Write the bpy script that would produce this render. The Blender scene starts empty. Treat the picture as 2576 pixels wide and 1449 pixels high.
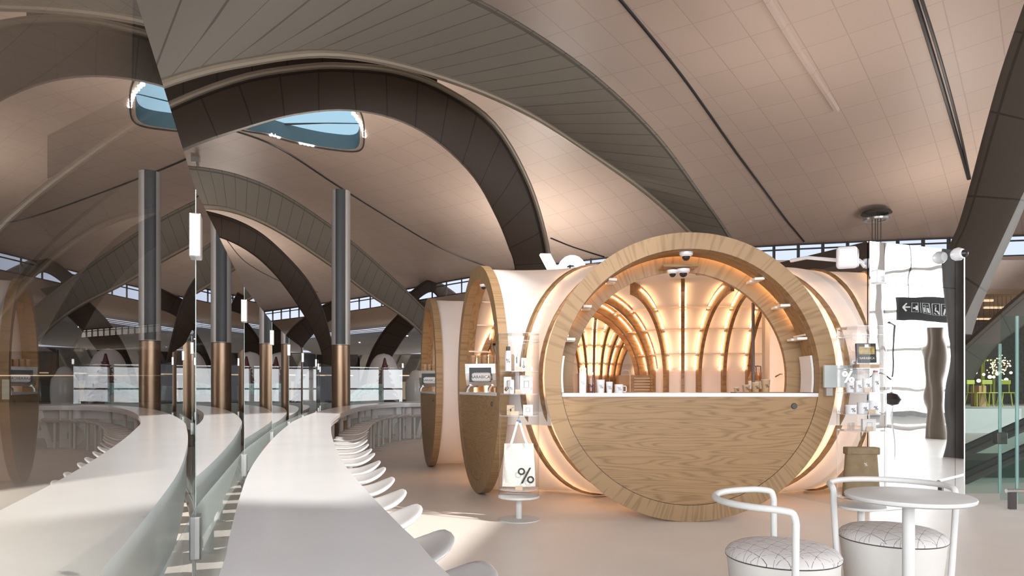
import bpy, math, random
from mathutils import Vector, Matrix
from mathutils.geometry import delaunay_2d_cdt
random.seed(7)
PI = math.pi
sc = bpy.context.scene
COL = sc.collection
# ------------------------------------------------------------------ camera
FPX = 1717.0; CX = 1288.0; HY = 979.0; CAMH = 1.283
cam_d = bpy.data.cameras.new('camera'); cam = bpy.data.objects.new('camera', cam_d); COL.objects.link(cam)
cam.location = (0, 0, CAMH); cam.rotation_euler = (PI/2, 0, 0)
cam_d.sensor_width = 36; cam_d.lens = 36*FPX/2576; cam_d.shift_y = (HY-724.5)/2576; cam_d.shift_x = 0
cam_d.clip_start = 0.02; cam_d.clip_end = 500
sc.camera = cam
sc.view_settings.view_transform = 'Standard'; sc.view_settings.look = 'None'
sc.view_settings.exposure = 0.0; sc.view_settings.gamma = 1.0
sc.cycles.transparent_max_bounces = 32; sc.cycles.max_bounces = 10; sc.cycles.diffuse_bounces = 5
# ------------------------------------------------------------------ world
w = bpy.data.worlds.new('sky'); sc.world = w; w.use_nodes = True
nt = w.node_tree; nt.nodes.clear()
wo = nt.nodes.new('ShaderNodeOutputWorld'); bg = nt.nodes.new('ShaderNodeBackground')
tc = nt.nodes.new('ShaderNodeTexCoord'); sx = nt.nodes.new('ShaderNodeSeparateXYZ'); cr = nt.nodes.new('ShaderNodeValToRGB')
nt.links.new(tc.outputs['Generated'], sx.inputs[0]); nt.links.new(sx.outputs['Z'], cr.inputs[0])
cr.color_ramp.elements[0].position = 0.0; cr.color_ramp.elements[0].color = (0.66, 0.70, 0.86, 1)
cr.color_ramp.elements[1].position = 0.45; cr.color_ramp.elements[1].color = (0.12, 0.22, 0.30, 1)
e = cr.color_ramp.elements.new(0.32); e.color = (0.13, 0.24, 0.32, 1)
e = cr.color_ramp.elements.new(0.20); e.color = (0.60, 0.68, 0.84, 1)
nt.links.new(cr.outputs[0], bg.inputs[0]); bg.inputs[1].default_value = 1.3
nt.links.new(bg.outputs[0], wo.inputs[0])
# ------------------------------------------------------------------ sun and daylight
SUN = Vector((1, -0.5, 1.157)).normalized()
def lamp(name, kind, loc, toward, energy, color, **k):
    d = bpy.data.lights.new(name, kind); d.energy = energy; d.color = color
    for a, v in k.items(): setattr(d, a, v)
    o = bpy.data.objects.new(name, d); COL.objects.link(o); o.location = loc
    o.rotation_euler = Vector(toward).to_track_quat('-Z', 'Y').to_euler()
    return o
lamp('sun', 'SUN', (20, -15, 12), -SUN, 5.5, (1, 0.95, 0.88), angle=0.012)
lamp('daylight_right', 'AREA', (23.5, 5, 5.2), (-1, 0, 0), 7200, (0.93, 0.97, 1.0), shape='RECTANGLE', size=24, size_y=9.5)
for i_, (x_, y_, e_) in enumerate(((9, 22, 150), (-7, 25, 520), (-22, 50, 500), (1, 38, 420), (-30, 34, 300), (20, 30, 180))):   # added upward fill lamps that brighten the ceiling
    lamp('ceiling_fill', 'AREA', (x_, y_, 6.2), (0, 0, 1), e_*1.45, (1.0, 0.90, 0.80), shape='DISK', size=3.0)
lamp('daylight_back', 'AREA', (-3, -8.5, 4.2), (0, 1, 0.05), 4000, (0.95, 0.97, 1.0), shape='RECTANGLE', size=20, size_y=6)
# ------------------------------------------------------------------ material helpers
MATS = {}
def nmat(name):
    m = bpy.data.materials.new(name); m.use_nodes = True; m.node_tree.nodes.clear()
    o = m.node_tree.nodes.new('ShaderNodeOutputMaterial'); MATS[name] = m
    return m, m.node_tree, o
def N(t, kind, **k):
    n = t.nodes.new(kind)
    for a, v in k.items():
        if a.startswith('i_'): n.inputs[a[2:].replace('_', ' ')].default_value = v
        else: setattr(n, a, v)
    return n
def pbr(name, col, rough=0.5, metal=0.0, noise=0.0, nscale=6.0, bump=0.0, spec=0.5, coat=0.0):
    m, t, o = nmat(name)
    b = N(t, 'ShaderNodeBsdfPrincipled'); b.inputs['Roughness'].default_value = rough; b.inputs['Metallic'].default_value = metal
    b.inputs['Specular IOR Level'].default_value = spec; b.inputs['Coat Weight'].default_value = coat
    tcn = N(t, 'ShaderNodeTexCoord'); nz = N(t, 'ShaderNodeTexNoise'); nz.inputs['Scale'].default_value = nscale; nz.inputs['Detail'].default_value = 4
    t.links.new(tcn.outputs['Object'], nz.inputs['Vector'])
    r = N(t, 'ShaderNodeValToRGB'); a = max(noise, 0.015)
    r.color_ramp.elements[0].position = 0.3; r.color_ramp.elements[1].position = 0.7
    r.color_ramp.elements[0].color = [min(1, c*(1-a)) for c in col]+[1]; r.color_ramp.elements[1].color = [min(1, c*(1+a)) for c in col]+[1]
    t.links.new(nz.outputs[0], r.inputs[0]); t.links.new(r.outputs[0], b.inputs['Base Color'])
    if bump:
        bp = N(t, 'ShaderNodeBump'); bp.inputs['Strength'].default_value = bump; bp.inputs['Distance'].default_value = 0.02
        t.links.new(nz.outputs[0], bp.inputs['Height']); t.links.new(bp.outputs[0], b.inputs['Normal'])
    t.links.new(b.outputs[0], o.inputs[0]); return m
def emis(name, col, s):
    m, t, o = nmat(name); e_ = N(t, 'ShaderNodeEmission'); e_.inputs[0].default_value = (*col, 1); e_.inputs[1].default_value = s
    t.links.new(e_.outputs[0], o.inputs[0]); return m
def glass(name, tint, ior=1.45, rough=0.0, film=0.0, fcol=(0.6, 0.7, 0.68), boost=1.0):
    m, t, o = nmat(name)
    tr = N(t, 'ShaderNodeBsdfTransparent'); tr.inputs[0].default_value = (*tint, 1)
    gl = N(t, 'ShaderNodeBsdfGlossy'); gl.inputs['Roughness'].default_value = rough
    fr = N(t, 'ShaderNodeFresnel'); fr.inputs[0].default_value = ior; ge = N(t, 'ShaderNodeNewGeometry')
    fac = mnode(t, 'MULTIPLY', fr.outputs[0], mnode(t, 'SUBTRACT', 1.0, ge.outputs['Backfacing']))
    if boost != 1.0: fac = mnode(t, 'MINIMUM', mnode(t, 'MULTIPLY', fac, boost), 1.0)
    mx = N(t, 'ShaderNodeMixShader'); t.links.new(fac, mx.inputs[0])
    src = tr
    if film:
        df = N(t, 'ShaderNodeBsdfDiffuse'); df.inputs[0].default_value = (*fcol, 1); m2 = N(t, 'ShaderNodeMixShader'); m2.inputs[0].default_value = film
        t.links.new(tr.outputs[0], m2.inputs[1]); t.links.new(df.outputs[0], m2.inputs[2]); src = m2
    t.links.new(src.outputs[0], mx.inputs[1]); t.links.new(gl.outputs[0], mx.inputs[2]); t.links.new(mx.outputs[0], o.inputs[0])
    return m
def mnode(t, op, a, b=None, c=None):
    n = t.nodes.new('ShaderNodeMath'); n.operation = op
    for i, v in enumerate((a, b, c)):
        if v is None: continue
        if isinstance(v, (int, float)): n.inputs[i].default_value = v
        else: t.links.new(v, n.inputs[i])
    return n.outputs[0]
def wood(name, dark, light, mode='linear', sc1=(0.6, 6, 6), bands=9.0, rough=0.45):
    """mode: linear (grain along object x) / plain (cathedral figure in x-z) / radial (blocks of radial grain round object origin in x-z)"""
    m, t, o = nmat(name); b = N(t, 'ShaderNodeBsdfPrincipled'); b.inputs['Roughness'].default_value = rough; b.inputs['Specular IOR Level'].default_value = 0.3
    tcn = N(t, 'ShaderNodeTexCoord')
    if mode == 'radial':
        s = N(t, 'ShaderNodeSeparateXYZ'); t.links.new(tcn.outputs['Object'], s.inputs[0])
        ang = mnode(t, 'ARCTAN2', s.outputs[2], s.outputs[0]); 
        rr = mnode(t, 'SQRT', mnode(t, 'ADD', mnode(t, 'MULTIPLY', s.outputs[0], s.outputs[0]), mnode(t, 'MULTIPLY', s.outputs[2], s.outputs[2])))
        seg = mnode(t, 'FLOOR', mnode(t, 'MULTIPLY', ang, 20/PI))
        cx = N(t, 'ShaderNodeCombineXYZ'); t.links.new(mnode(t, 'MULTIPLY', rr, 0.8), cx.inputs[0]); t.links.new(mnode(t, 'ADD', mnode(t, 'MULTIPLY', ang, 14.0), mnode(t, 'MULTIPLY', rr, 1.5)), cx.inputs[1]); t.links.new(seg, cx.inputs[2])
        vec = cx.outputs[0]
    else:
        mp = N(t, 'ShaderNodeMapping'); mp.inputs['Scale'].default_value = sc1; t.links.new(tcn.outputs['Object'], mp.inputs[0]); vec = mp.outputs[0]
    n1 = N(t, 'ShaderNodeTexNoise'); n1.inputs['Scale'].default_value = 1.0; n1.inputs['Detail'].default_value = 1.5; n1.inputs['Roughness'].default_value = 0.4
    t.links.new(vec, n1.inputs['Vector'])
    fr = mnode(t, 'PINGPONG', mnode(t, 'MULTIPLY', n1.outputs[0], bands), 0.5)
    mp2 = N(t, 'ShaderNodeMapping'); mp2.inputs['Scale'].default_value = (6, 60, 60) if mode != 'radial' else (5, 12, 1); t.links.new(vec if mode == 'radial' else tcn.outputs['Object'], mp2.inputs[0])
    n2 = N(t, 'ShaderNodeTexNoise'); n2.inputs['Scale'].default_value = 1.0; n2.inputs['Detail'].default_value = 5; t.links.new(mp2.outputs[0], n2.inputs['Vector'])
    v = mnode(t, 'ADD', mnode(t, 'MULTIPLY', fr, 1.3), mnode(t, 'MULTIPLY', n2.outputs[0], 0.45))
    r = N(t, 'ShaderNodeValToRGB'); r.color_ramp.elements[0].position = 0.0; r.color_ramp.elements[1].position = 0.62
    r.color_ramp.elements[0].color = (*dark, 1); r.color_ramp.elements[1].color = (*light, 1)
    t.links.new(v, r.inputs[0]); t.links.new(r.outputs[0], b.inputs['Base Color'])
    t.links.new(b.outputs[0], o.inputs[0]); return m
# ------------------------------------------------------------------ materials
white = pbr('white_paint', (0.74, 0.73, 0.72), 0.4)
whiteg = pbr('white_gloss', (0.68, 0.68, 0.69), 0.22)
whitem = pbr('white_metal', (0.60, 0.60, 0.59), 0.5, spec=0.3)
solid = pbr('solid_surface', (0.74, 0.74, 0.76), 0.2, noise=0.03, nscale=2)
floorm = pbr('resin_floor', (0.74, 0.69, 0.645), 0.38, noise=0.04, nscale=1.3, spec=0.35)
steel = pbr('brushed_steel', (0.55, 0.54, 0.53), 0.32, 0.9)
dsteel = pbr('dark_steel', (0.10, 0.09, 0.09), 0.35, 0.6)
black = pbr('black_paint', (0.012, 0.012, 0.014), 0.35)
ink = pbr('black_ink', (0.02, 0.02, 0.02), 0.6)
graphite = pbr('graphite_panel', (0.035, 0.038, 0.042), 0.5)
bronze = pbr('bronze_tube', (0.27, 0.18, 0.115), 0.36, 0.8, noise=0.05, nscale=3)
canvas = pbr('canvas', (0.68, 0.66, 0.60), 0.9, noise=0.05, nscale=40, bump=0.2)
khaki = pbr('khaki_cloth', (0.21, 0.15, 0.08), 0.9, noise=0.12, nscale=14, bump=0.2)
blue = pbr('blue_webbing', (0.10, 0.20, 0.42), 0.8)
kraft = pbr('kraft_paper', (0.42, 0.27, 0.15), 0.8)
paper = pbr('paper_box', (0.62, 0.61, 0.59), 0.7)
tagm = pbr('tan_tag', (0.50, 0.38, 0.27), 0.7)
concrete = pbr('grey_concrete', (0.30, 0.29, 0.28), 0.7, noise=0.1)
shopdark = pbr('dark_shopfront', (0.035, 0.03, 0.028), 0.25, noise=0.3, nscale=1)
beige = pbr('beige_fascia', (0.50, 0.40, 0.33), 0.6, noise=0.04)
slatm = pbr('grey_slats', (0.36, 0.32, 0.30), 0.6)
peach = pbr('cream_board', (0.80, 0.70, 0.62), 0.5)
purl = pbr('white_batten', (0.78, 0.72, 0.66), 0.5)
yellow = pbr('lime_paint', (0.42, 0.44, 0.05), 0.4)
orangew = pbr('orange_veneer', (0.50, 0.27, 0.12), 0.5)
darkgrey = pbr('charcoal', (0.06, 0.055, 0.05), 0.6)
rubber = pbr('handrail_rubber', (0.02, 0.02, 0.022), 0.5)
grn = pbr('green_marble', (0.18, 0.34, 0.33), 0.2, noise=0.6, nscale=9)
redtree = pbr('burgundy_foliage', (0.12, 0.04, 0.04), 0.4, noise=0.6, nscale=12, bump=0.6)
sandcol = pbr('pale_clay', (0.6, 0.55, 0.52), 0.6)
chrome = pbr('chrome', (0.8, 0.8, 0.8), 0.12, 1.0)
OD, OL = (0.165, 0.09, 0.038), (0.295, 0.18, 0.086)
oak = wood('oak_veneer', OD, OL, 'linear', (1.0, 5, 5), 7)
oakp = wood('oak_figured', OD, OL, 'plain', (0.7, 1, 8.5), 14)
oakr = wood('oak_radial', (0.18, 0.105, 0.048), (0.30, 0.19, 0.096), 'radial', bands=5)
led = emis('warm_led', (1.0, 0.55, 0.26), 18.0)
ledw = emis('white_sign_light', (1.0, 0.98, 0.95), 3.0)
downl = emis('downlight_glow', (1.0, 0.93, 0.85), 9.0)
warml = emis('warm_lamp', (1.0, 0.66, 0.38), 6.0)
warmstrip = emis('warm_strip', (1.0, 0.72, 0.45), 1.0)
acrylic = glass('clear_acrylic', (0.985, 0.985, 0.985), 1.30)
acryledge = glass('acrylic_edge', (0.93, 0.93, 0.94), 1.5, film=0.25, fcol=(0.85, 0.85, 0.88))
fglass = glass('fence_glass', (0.94, 0.965, 0.955), 1.50, boost=1.8)
fedge = glass('glass_edge', (0.55, 0.72, 0.70), 1.5, film=0.45, fcol=(0.65, 0.78, 0.78))
film = glass('frosted_film', (0.75, 0.86, 0.84), 1.4, film=0.80, fcol=(0.50, 0.56, 0.55))
vessel = glass('clear_vessel', (0.9, 0.9, 0.9), 1.5)
gglass = glass('green_glass', (0.80, 0.90, 0.88), 1.5)
def skin_mat():
    m, t, o = nmat('translucent_skin')
    d = N(t, 'ShaderNodeBsdfDiffuse'); d.inputs[0].default_value = (0.82, 0.80, 0.78, 1)
    tr = N(t, 'ShaderNodeBsdfTranslucent'); tr.inputs[0].default_value = (0.85, 0.80, 0.75, 1)
    g = N(t, 'ShaderNodeBsdfGlossy'); g.inputs['Roughness'].default_value = 0.35
    mx = N(t, 'ShaderNodeMixShader'); mx.inputs[0].default_value = 0.40
    t.links.new(d.outputs[0], mx.inputs[1]); t.links.new(tr.outputs[0], mx.inputs[2])
    m2 = N(t, 'ShaderNodeMixShader'); m2.inputs[0].default_value = 0.03; t.links.new(mx.outputs[0], m2.inputs[1]); t.links.new(g.outputs[0], m2.inputs[2])
    t.links.new(m2.outputs[0], o.inputs[0]); return m
skin = skin_mat()
def mirror_mat():
    m, t, o = nmat('mirror_steel'); b = N(t, 'ShaderNodeBsdfGlossy'); b.inputs['Color'].default_value = (0.86, 0.88, 0.88, 1); b.inputs['Roughness'].default_value = 0.012
    tcn = N(t, 'ShaderNodeTexCoord'); nz = N(t, 'ShaderNodeTexNoise'); nz.inputs['Scale'].default_value = 2.6; nz.inputs['Detail'].default_value = 0.5
    bp = N(t, 'ShaderNodeBump'); bp.inputs['Strength'].default_value = 1.0; bp.inputs['Distance'].default_value = 0.0019
    t.links.new(tcn.outputs['Object'], nz.inputs['Vector']); t.links.new(nz.outputs[0], bp.inputs['Height']); t.links.new(bp.outputs[0], b.inputs['Normal'])
    t.links.new(b.outputs[0], o.inputs[0]); return m
mirror = mirror_mat()
def panel_mat(name, col, mode, spec=0.4, rough=0.45, pw=1.2, pl=3.0, rot=0.0, line=0.55, mort=0.012):
    m, t, o = nmat(name); b = N(t, 'ShaderNodeBsdfPrincipled'); b.inputs['Roughness'].default_value = rough; b.inputs['Specular IOR Level'].default_value = spec
    tcn = N(t, 'ShaderNodeTexCoord'); mp = N(t, 'ShaderNodeMapping'); mp.inputs['Rotation'].default_value = (0, 0, rot)
    t.links.new(tcn.outputs[mode], mp.inputs[0])
    br = N(t, 'ShaderNodeTexBrick'); br.offset = 0.0; br.inputs['Scale'].default_value = 1.0
    br.inputs['Color1'].default_value = (*col, 1); br.inputs['Color2'].default_value = (*[c*0.95 for c in col], 1); br.inputs['Mortar'].default_value = (*[c*line for c in col], 1)
    br.inputs['Mortar Size'].default_value = mort; br.inputs['Brick Width'].default_value = pl; br.inputs['Row Height'].default_value = pw; br.inputs['Mortar Smooth'].default_value = 0.1
    t.links.new(mp.outputs[0], br.inputs['Vector']); t.links.new(br.outputs[0], b.inputs['Base Color'])
    bp = N(t, 'ShaderNodeBump'); bp.inputs['Strength'].default_value = 0.25; bp.inputs['Distance'].default_value = 0.03; bp.invert = True
    t.links.new(br.outputs['Fac'], bp.inputs['Height']); t.links.new(bp.outputs[0], b.inputs['Normal'])
    t.links.new(b.outputs[0], o.inputs[0]); return m
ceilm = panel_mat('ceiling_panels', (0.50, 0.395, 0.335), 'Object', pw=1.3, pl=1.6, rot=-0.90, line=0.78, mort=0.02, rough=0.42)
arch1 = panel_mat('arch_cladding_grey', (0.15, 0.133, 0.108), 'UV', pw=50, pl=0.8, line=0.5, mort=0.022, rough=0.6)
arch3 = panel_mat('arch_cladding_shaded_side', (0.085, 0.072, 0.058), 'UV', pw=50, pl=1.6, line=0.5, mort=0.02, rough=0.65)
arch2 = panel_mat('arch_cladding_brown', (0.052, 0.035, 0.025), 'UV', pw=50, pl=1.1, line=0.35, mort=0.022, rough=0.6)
slabm = pbr('grey_slab', (0.35, 0.35, 0.34), 0.6)
def fabric_mat():
    m, t, o = nmat('patterned_fabric'); b = N(t, 'ShaderNodeBsdfPrincipled'); b.inputs['Roughness'].default_value = 0.9
    tcn = N(t, 'ShaderNodeTexCoord'); s = N(t, 'ShaderNodeSeparateXYZ'); t.links.new(tcn.outputs['Object'], s.inputs[0])
    tot = None
    for a, sp, th in ((0.35, 0.075, 0.032), (0.35+PI/3, 0.075, 0.022), (0.35-PI/3, 0.075, 0.022), (0.35+PI/2, 0.13, 0.014)):
        d = mnode(t, 'ADD', mnode(t, 'MULTIPLY', s.outputs[0], math.cos(a)/sp), mnode(t, 'MULTIPLY', s.outputs[1], math.sin(a)/sp))
        f = mnode(t, 'LESS_THAN', mnode(t, 'PINGPONG', mnode(t, 'ADD', d, 20.0), 0.5), th*0.55)
        tot = f if tot is None else mnode(t, 'MAXIMUM', tot, f)
    nz = N(t, 'ShaderNodeTexNoise'); nz.inputs['Scale'].default_value = 60; t.links.new(tcn.outputs['Object'], nz.inputs['Vector'])
    tot = mnode(t, 'MULTIPLY', tot, mnode(t, 'GREATER_THAN', nz.outputs[0], 0.40))
    r = N(t, 'ShaderNodeMix', data_type='RGBA'); r.inputs['A'].default_value = (0.62, 0.59, 0.58, 1); r.inputs['B'].default_value = (0.13, 0.12, 0.13, 1)
    t.links.new(tot, r.inputs['Factor']); t.links.new(r.outputs['Result'], b.inputs['Base Color']); t.links.new(b.outputs[0], o.inputs[0]); return m
fabric = fabric_mat()
edgem = pbr('edge_highlight', (0.26, 0.22, 0.17), 0.38, 0.4)  # lighter tone that paints the highlight along the arch edges
# ------------------------------------------------------------------ mesh builder
class MB:
    def __init__(s): s.v = []; s.f = []; s.uv = None
    def add(s, v, f):
        n = len(s.v); s.v += [tuple(p) for p in v]; s.f += [tuple(i+n for i in q) for q in f]; return s
    def box(s, x0, x1, y0, y1, z0, z1, M=None):
        p = [Vector(q) for q in ((x0,y0,z0),(x1,y0,z0),(x1,y1,z0),(x0,y1,z0),(x0,y0,z1),(x1,y0,z1),(x1,y1,z1),(x0,y1,z1))]
        if M is not None: p = [M @ q for q in p]
        return s.add(p, [(0,3,2,1),(4,5,6,7),(0,1,5,4),(1,2,6,5),(2,3,7,6),(3,0,4,7)])
    def lathe(s, prof, c=(0,0,0), n=32, M=None, cap=True):
        v = []; f = []; m = len(prof)
        for i in range(n):
            a = 2*PI*i/n
            for r, z in prof:
                p = Vector((r*math.cos(a), r*math.sin(a), z))
                if M is not None: p = M @ p
                v.append(p+Vector(c))
        for i in range(n):
            j = (i+1) % n
            for k in range(m-1): f.append((i*m+k, j*m+k, j*m+k+1, i*m+k+1))
        if cap:
            if prof[0][0] > 1e-5: f.append(tuple(i*m for i in reversed(range(n))))
            if prof[-1][0] > 1e-5: f.append(tuple(i*m+m-1 for i in range(n)))
        return s.add(v, f)
    def tube(s, path, r, n=12, closed=False):
        P = [Vector(p) for p in path]; m = len(P); v = []; f = []; up = None
        for i, p in enumerate(P):
            a = P[(i-1) % m] if (i or closed) else P[0]; b = P[(i+1) % m] if (i < m-1 or closed) else P[-1]
            t = (b-a).normalized()
            if up is None: up = Vector((0,0,1)) if abs(t.z) < 0.9 else Vector((1,0,0))
            x = t.cross(up).normalized(); up = x.cross(t).normalized()
            rr = r[i] if isinstance(r, (list, tuple)) else r
            for k in range(n):
                q = 2*PI*k/n; v.append(p+x*math.cos(q)*rr+up*math.sin(q)*rr)
        for i in range(m if closed else m-1):
            j = (i+1) % m
            for k in range(n): f.append((i*n+k, i*n+(k+1) % n, j*n+(k+1) % n, j*n+k))
        if not closed: f.append(tuple(reversed(range(n)))); f.append(tuple((m-1)*n+k for k in range(n)))
        return s.add(v, f)
    def sweep(s, secs, closed=False, cap=True):
        """secs: list of equal-length closed loops"""
        m = len(secs[0]); v = [p for q in secs for p in q]; f = []
        for i in range(len(secs) if closed else len(secs)-1):
            j = (i+1) % len(secs)
            for k in range(m): f.append((i*m+k, i*m+(k+1) % m, j*m+(k+1) % m, j*m+k))
        if cap and not closed: f.append(tuple(reversed(range(m)))); f.append(tuple((len(secs)-1)*m+k for k in range(m)))
        return s.add(v, f)
    def sheet(s, rows):
        m = len(rows[0]); v = [p for q in rows for p in q]
        return s.add(v, [(i*m+k, i*m+k+1, (i+1)*m+k+1, (i+1)*m+k) for i in range(len(rows)-1) for k in range(m-1)])
    def prism(s, poly, y0, y1, M=None, axis='y'):
        n = len(poly)
        if axis == 'y': a = [Vector((x, y0, z)) for x, z in poly]; b = [Vector((x, y1, z)) for x, z in poly]
        else: a = [Vector((x, z, y0)) for x, z in poly]; b = [Vector((x, z, y1)) for x, z in poly]
        p = a+b
        if M is not None: p = [M @ q for q in p]
        return s.add(p, [tuple(range(n)), tuple(reversed(range(n, 2*n)))]+[(i, i+n, (i+1) % n+n, (i+1) % n) for i in range(n)])
    def build(s, name, mat, parent=None, smooth=True, origin=None, bevel=0, seg=2, angle=35):
        me = bpy.data.meshes.new(name); o = bpy.data.objects.new(name, me); COL.objects.link(o)
        off = Vector(origin) if origin is not None else Vector((0,0,0))
        me.from_pydata([tuple(Vector(p)-off) for p in s.v], [], s.f); me.validate(); me.update()
        me.materials.append(mat)
        import bmesh
        b = bmesh.new(); b.from_mesh(me); bmesh.ops.recalc_face_normals(b, faces=b.faces); b.to_mesh(me); b.free()
        if s.uv:
            l = me.uv_layers.new(name='UVMap')
            for lp in me.loops: l.data[lp.index].uv = s.uv[lp.vertex_index]
        if smooth:
            me.polygons.foreach_set('use_smooth', [True]*len(me.polygons))
            me.set_sharp_from_angle(angle=math.radians(angle))
        o.location = off
        if parent is not None:
            o.parent = parent
            if not parent.get('_local'):
                q = parent; wl = Vector((0,0,0))
                while q: wl += q.location; q = q.parent
                o.location = off-wl
        if bevel:
            bm_ = o.modifiers.new('bevel', 'BEVEL'); bm_.width = bevel; bm_.segments = seg; bm_.limit_method = 'ANGLE'; bm_.angle_limit = math.radians(40)
        return o
def tag(o, label, cat=None, group=None, kind=None):
    if label: o['label'] = label
    if cat: o['category'] = cat
    if group: o['group'] = group
    if kind: o['kind'] = kind
    return o
def thing(name, label, cat, loc=(0,0,0), group=None, rz=0, local=False):
    o = bpy.data.objects.new(name, None); COL.objects.link(o); o.location = loc; o.rotation_euler = (0,0,rz); o.empty_display_size = 0.1
    if local: o['_local'] = 1
    return tag(o, label, cat, group)
def struct(o): o['kind'] = 'structure'; return o
def dup(root, loc=None, rz=None, label=None):
    r = root.copy(); COL.objects.link(r)
    if loc is not None: r.location = loc
    if rz is not None: r.rotation_euler = (0,0,rz)
    if label: r['label'] = label
    def rec(a, b):
        for ch in list(a.children):
            c = ch.copy(); COL.objects.link(c); c.parent = b; rec(ch, c)
    rec(root, r); return r
def PX(x, y, D): return Vector(((x-CX)/FPX*D, D, CAMH+(HY-y)/FPX*D))
def spline(pts, n):
    P = [Vector(p) for p in pts]; P = [2*P[0]-P[1]]+P+[2*P[-1]-P[-2]]; out = []; segs = len(P)-3
    for i in range(n+1):
        t = i/n*segs; k = min(int(t), segs-1); t -= k; a, b, c, d = P[k:k+4]
        out.append(0.5*((2*b)+(c-a)*t+(2*a-5*b+4*c-d)*t*t+(3*b-a-3*c+d)*t**3))
    return out
# percent mark: local plane x (right) z (up), front towards -y
def percent(size, depth=0.002, mirrored=False, M=None, wrap=None, fat=1.0, lift=0.0, off=0.27):
    b = MB(); h = size
    def emit(poly, hole=None):
        sgn = -1 if mirrored else 1
        if hole is None: loops = [poly]
        secs = []
        for y in (0, -depth):
            pass
        if hole:
            n = len(poly)
            for i in range(n):
                j = (i+1) % n
                q = [poly[i], poly[j], hole[j], hole[i]]
                put(q, sgn)
        else:
            put(poly, sgn)
    def put(q, sgn):
        a = []
        for y in (0, -depth):
            for x, z in q:
                x *= sgn
                if wrap: r = wrap-y+lift; p = Vector((r*math.sin(x/wrap), -r*math.cos(x/wrap), z))
                else: p = Vector((x, y-lift, z))
                a.append(M @ p if M is not None else p)
        n = len(q); b.add(a, [tuple(range(n)), tuple(reversed(range(n, 2*n)))]+[(i, i+n, (i+1) % n+n, (i+1) % n) for i in range(n)])
    for cx, cz in ((-off*h, 0.24*h), (off*h, -0.24*h)):
        R = 0.215*h; r = R-0.10*h*fat
        n = 18
        po = [(cx+R*math.cos(2*PI*i/n), cz+R*math.sin(2*PI*i/n)) for i in range(n)]
        pi_ = [(cx+r*math.cos(2*PI*i/n), cz+r*math.sin(2*PI*i/n)) for i in range(n)]
        emit(po, pi_)
    tk = 0.062*h*fat
    emit([(-0.25*h-tk, -0.47*h), (-0.25*h+tk, -0.47*h), (0.25*h+tk, 0.47*h), (0.25*h-tk, 0.47*h)])
    return b
_txt = {}
def text_mb(body, size, depth=0.004, offset=0.0, M=None, mirrored=False):
    c = bpy.data.curves.new('t', 'FONT'); c.body = body; c.size = size; c.extrude = depth/2; c.offset = offset; c.align_x = 'CENTER'; c.resolution_u = 4
    o = bpy.data.objects.new('t', c); COL.objects.link(o)
    bpy.context.view_layer.update(); dg = bpy.context.evaluated_depsgraph_get()
    me = bpy.data.meshes.new_from_object(o.evaluated_get(dg))
    R = Matrix.Rotation(PI/2, 4, 'X')
    if mirrored: R = Matrix.Diagonal((-1,1,1,1)) @ R
    if M is not None: R = M @ R
    b = MB(); b.add([R @ v.co for v in me.vertices], [tuple(p.vertices) for p in me.polygons])
    bpy.data.objects.remove(o); bpy.data.curves.remove(c); bpy.data.meshes.remove(me)
    return b
def T(x, y, z, rz=0): return Matrix.Translation((x,y,z)) @ Matrix.Rotation(rz, 4, 'Z')
# ================================================================== SETTING
struct(MB().box(-60, 45, -12, 135, -0.3, 0).build('floor', floorm, smooth=False))
WALL = [(-75, 104), (-45, 86), (-28, 74), (-11.9, 60), (-4.7, 51.5), (5.1, 42.6), (14, 39.2), (22, 37.4), (45, 33.5)]
def Yw(x):
    for (a, b), (c, d) in zip(WALL, WALL[1:]):
        if a <= x <= c: return b+(d-b)*(x-a)/(c-a)
    return WALL[0][1] if x < WALL[0][0] else WALL[-1][1]
def Yws(x): return sum(Yw(x+d)*k for d, k in ((-5, 1), (-2.5, 2), (0, 3), (2.5, 2), (5, 1)))/9
def ceil_h(x, y):
    u = max(0.0, Yws(x)-y)
    return 9.5+4.6*(1-math.exp(-u/13.0))+0.25*math.sin((0.78*x-0.62*y)*0.28)*min(1, u/6)
def on_ceiling(px, py, drop=0.0):
    lo, hi = 6.0, 110.0; D = lo
    while D < hi:
        p = PX(px, py, D)
        if p.z > ceil_h(p.x, p.y)-drop: break
        D += 0.05
    return PX(px, py, D)
sky_px = [(612, 318), (650, 268), (760, 236), (865, 246), (897, 285), (905, 330), (896, 371), (830, 369), (750, 354), (680, 335)]
sky_poly = [on_ceiling(*p) for p in sky_px]
# close the skylight with a smooth loop
def closed_spline(P, n):
    m = len(P); out = []
    for i in range(n):
        t = i/n*m; k = int(t); t -= k; a, b, c, d = P[(k-1) % m], P[k], P[(k+1) % m], P[(k+2) % m]
        out.append(0.5*((2*b)+(c-a)*t+(2*a-5*b+4*c-d)*t*t+(3*b-a-3*c+d)*t**3))
    return out
sky_loop = closed_spline(sky_poly, 60)
def inpoly(P, x, y):
    c = False; j = len(P)-1
    for i in range(len(P)):
        a, b_ = P[i], P[j]
        if (a[1] > y) != (b_[1] > y) and x < (b_[0]-a[0])*(y-a[1])/(b_[1]-a[1])+a[0]: c = not c
        j = i
    return c
def sun_up(px, py):    # where the sun ray that reaches floor point (px, py) crosses the ceiling
    t = 0.0
    while SUN.z*t < ceil_h(px+SUN.x*t, py+SUN.y*t): t += 0.02
    return Vector((px+SUN.x*t, py+SUN.y*t))
sun_light = [sun_up(*p) for p in ((-0.10, 6.97), (-1.5, 8.41), (-5.2, 12.2), (-6.5, 8.5), (-2.6, 2.7), (-1.3, 2.5), (-0.75, 3.9))]  # unseen ceiling opening added and shaped to give the sunlit floor patch
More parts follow.
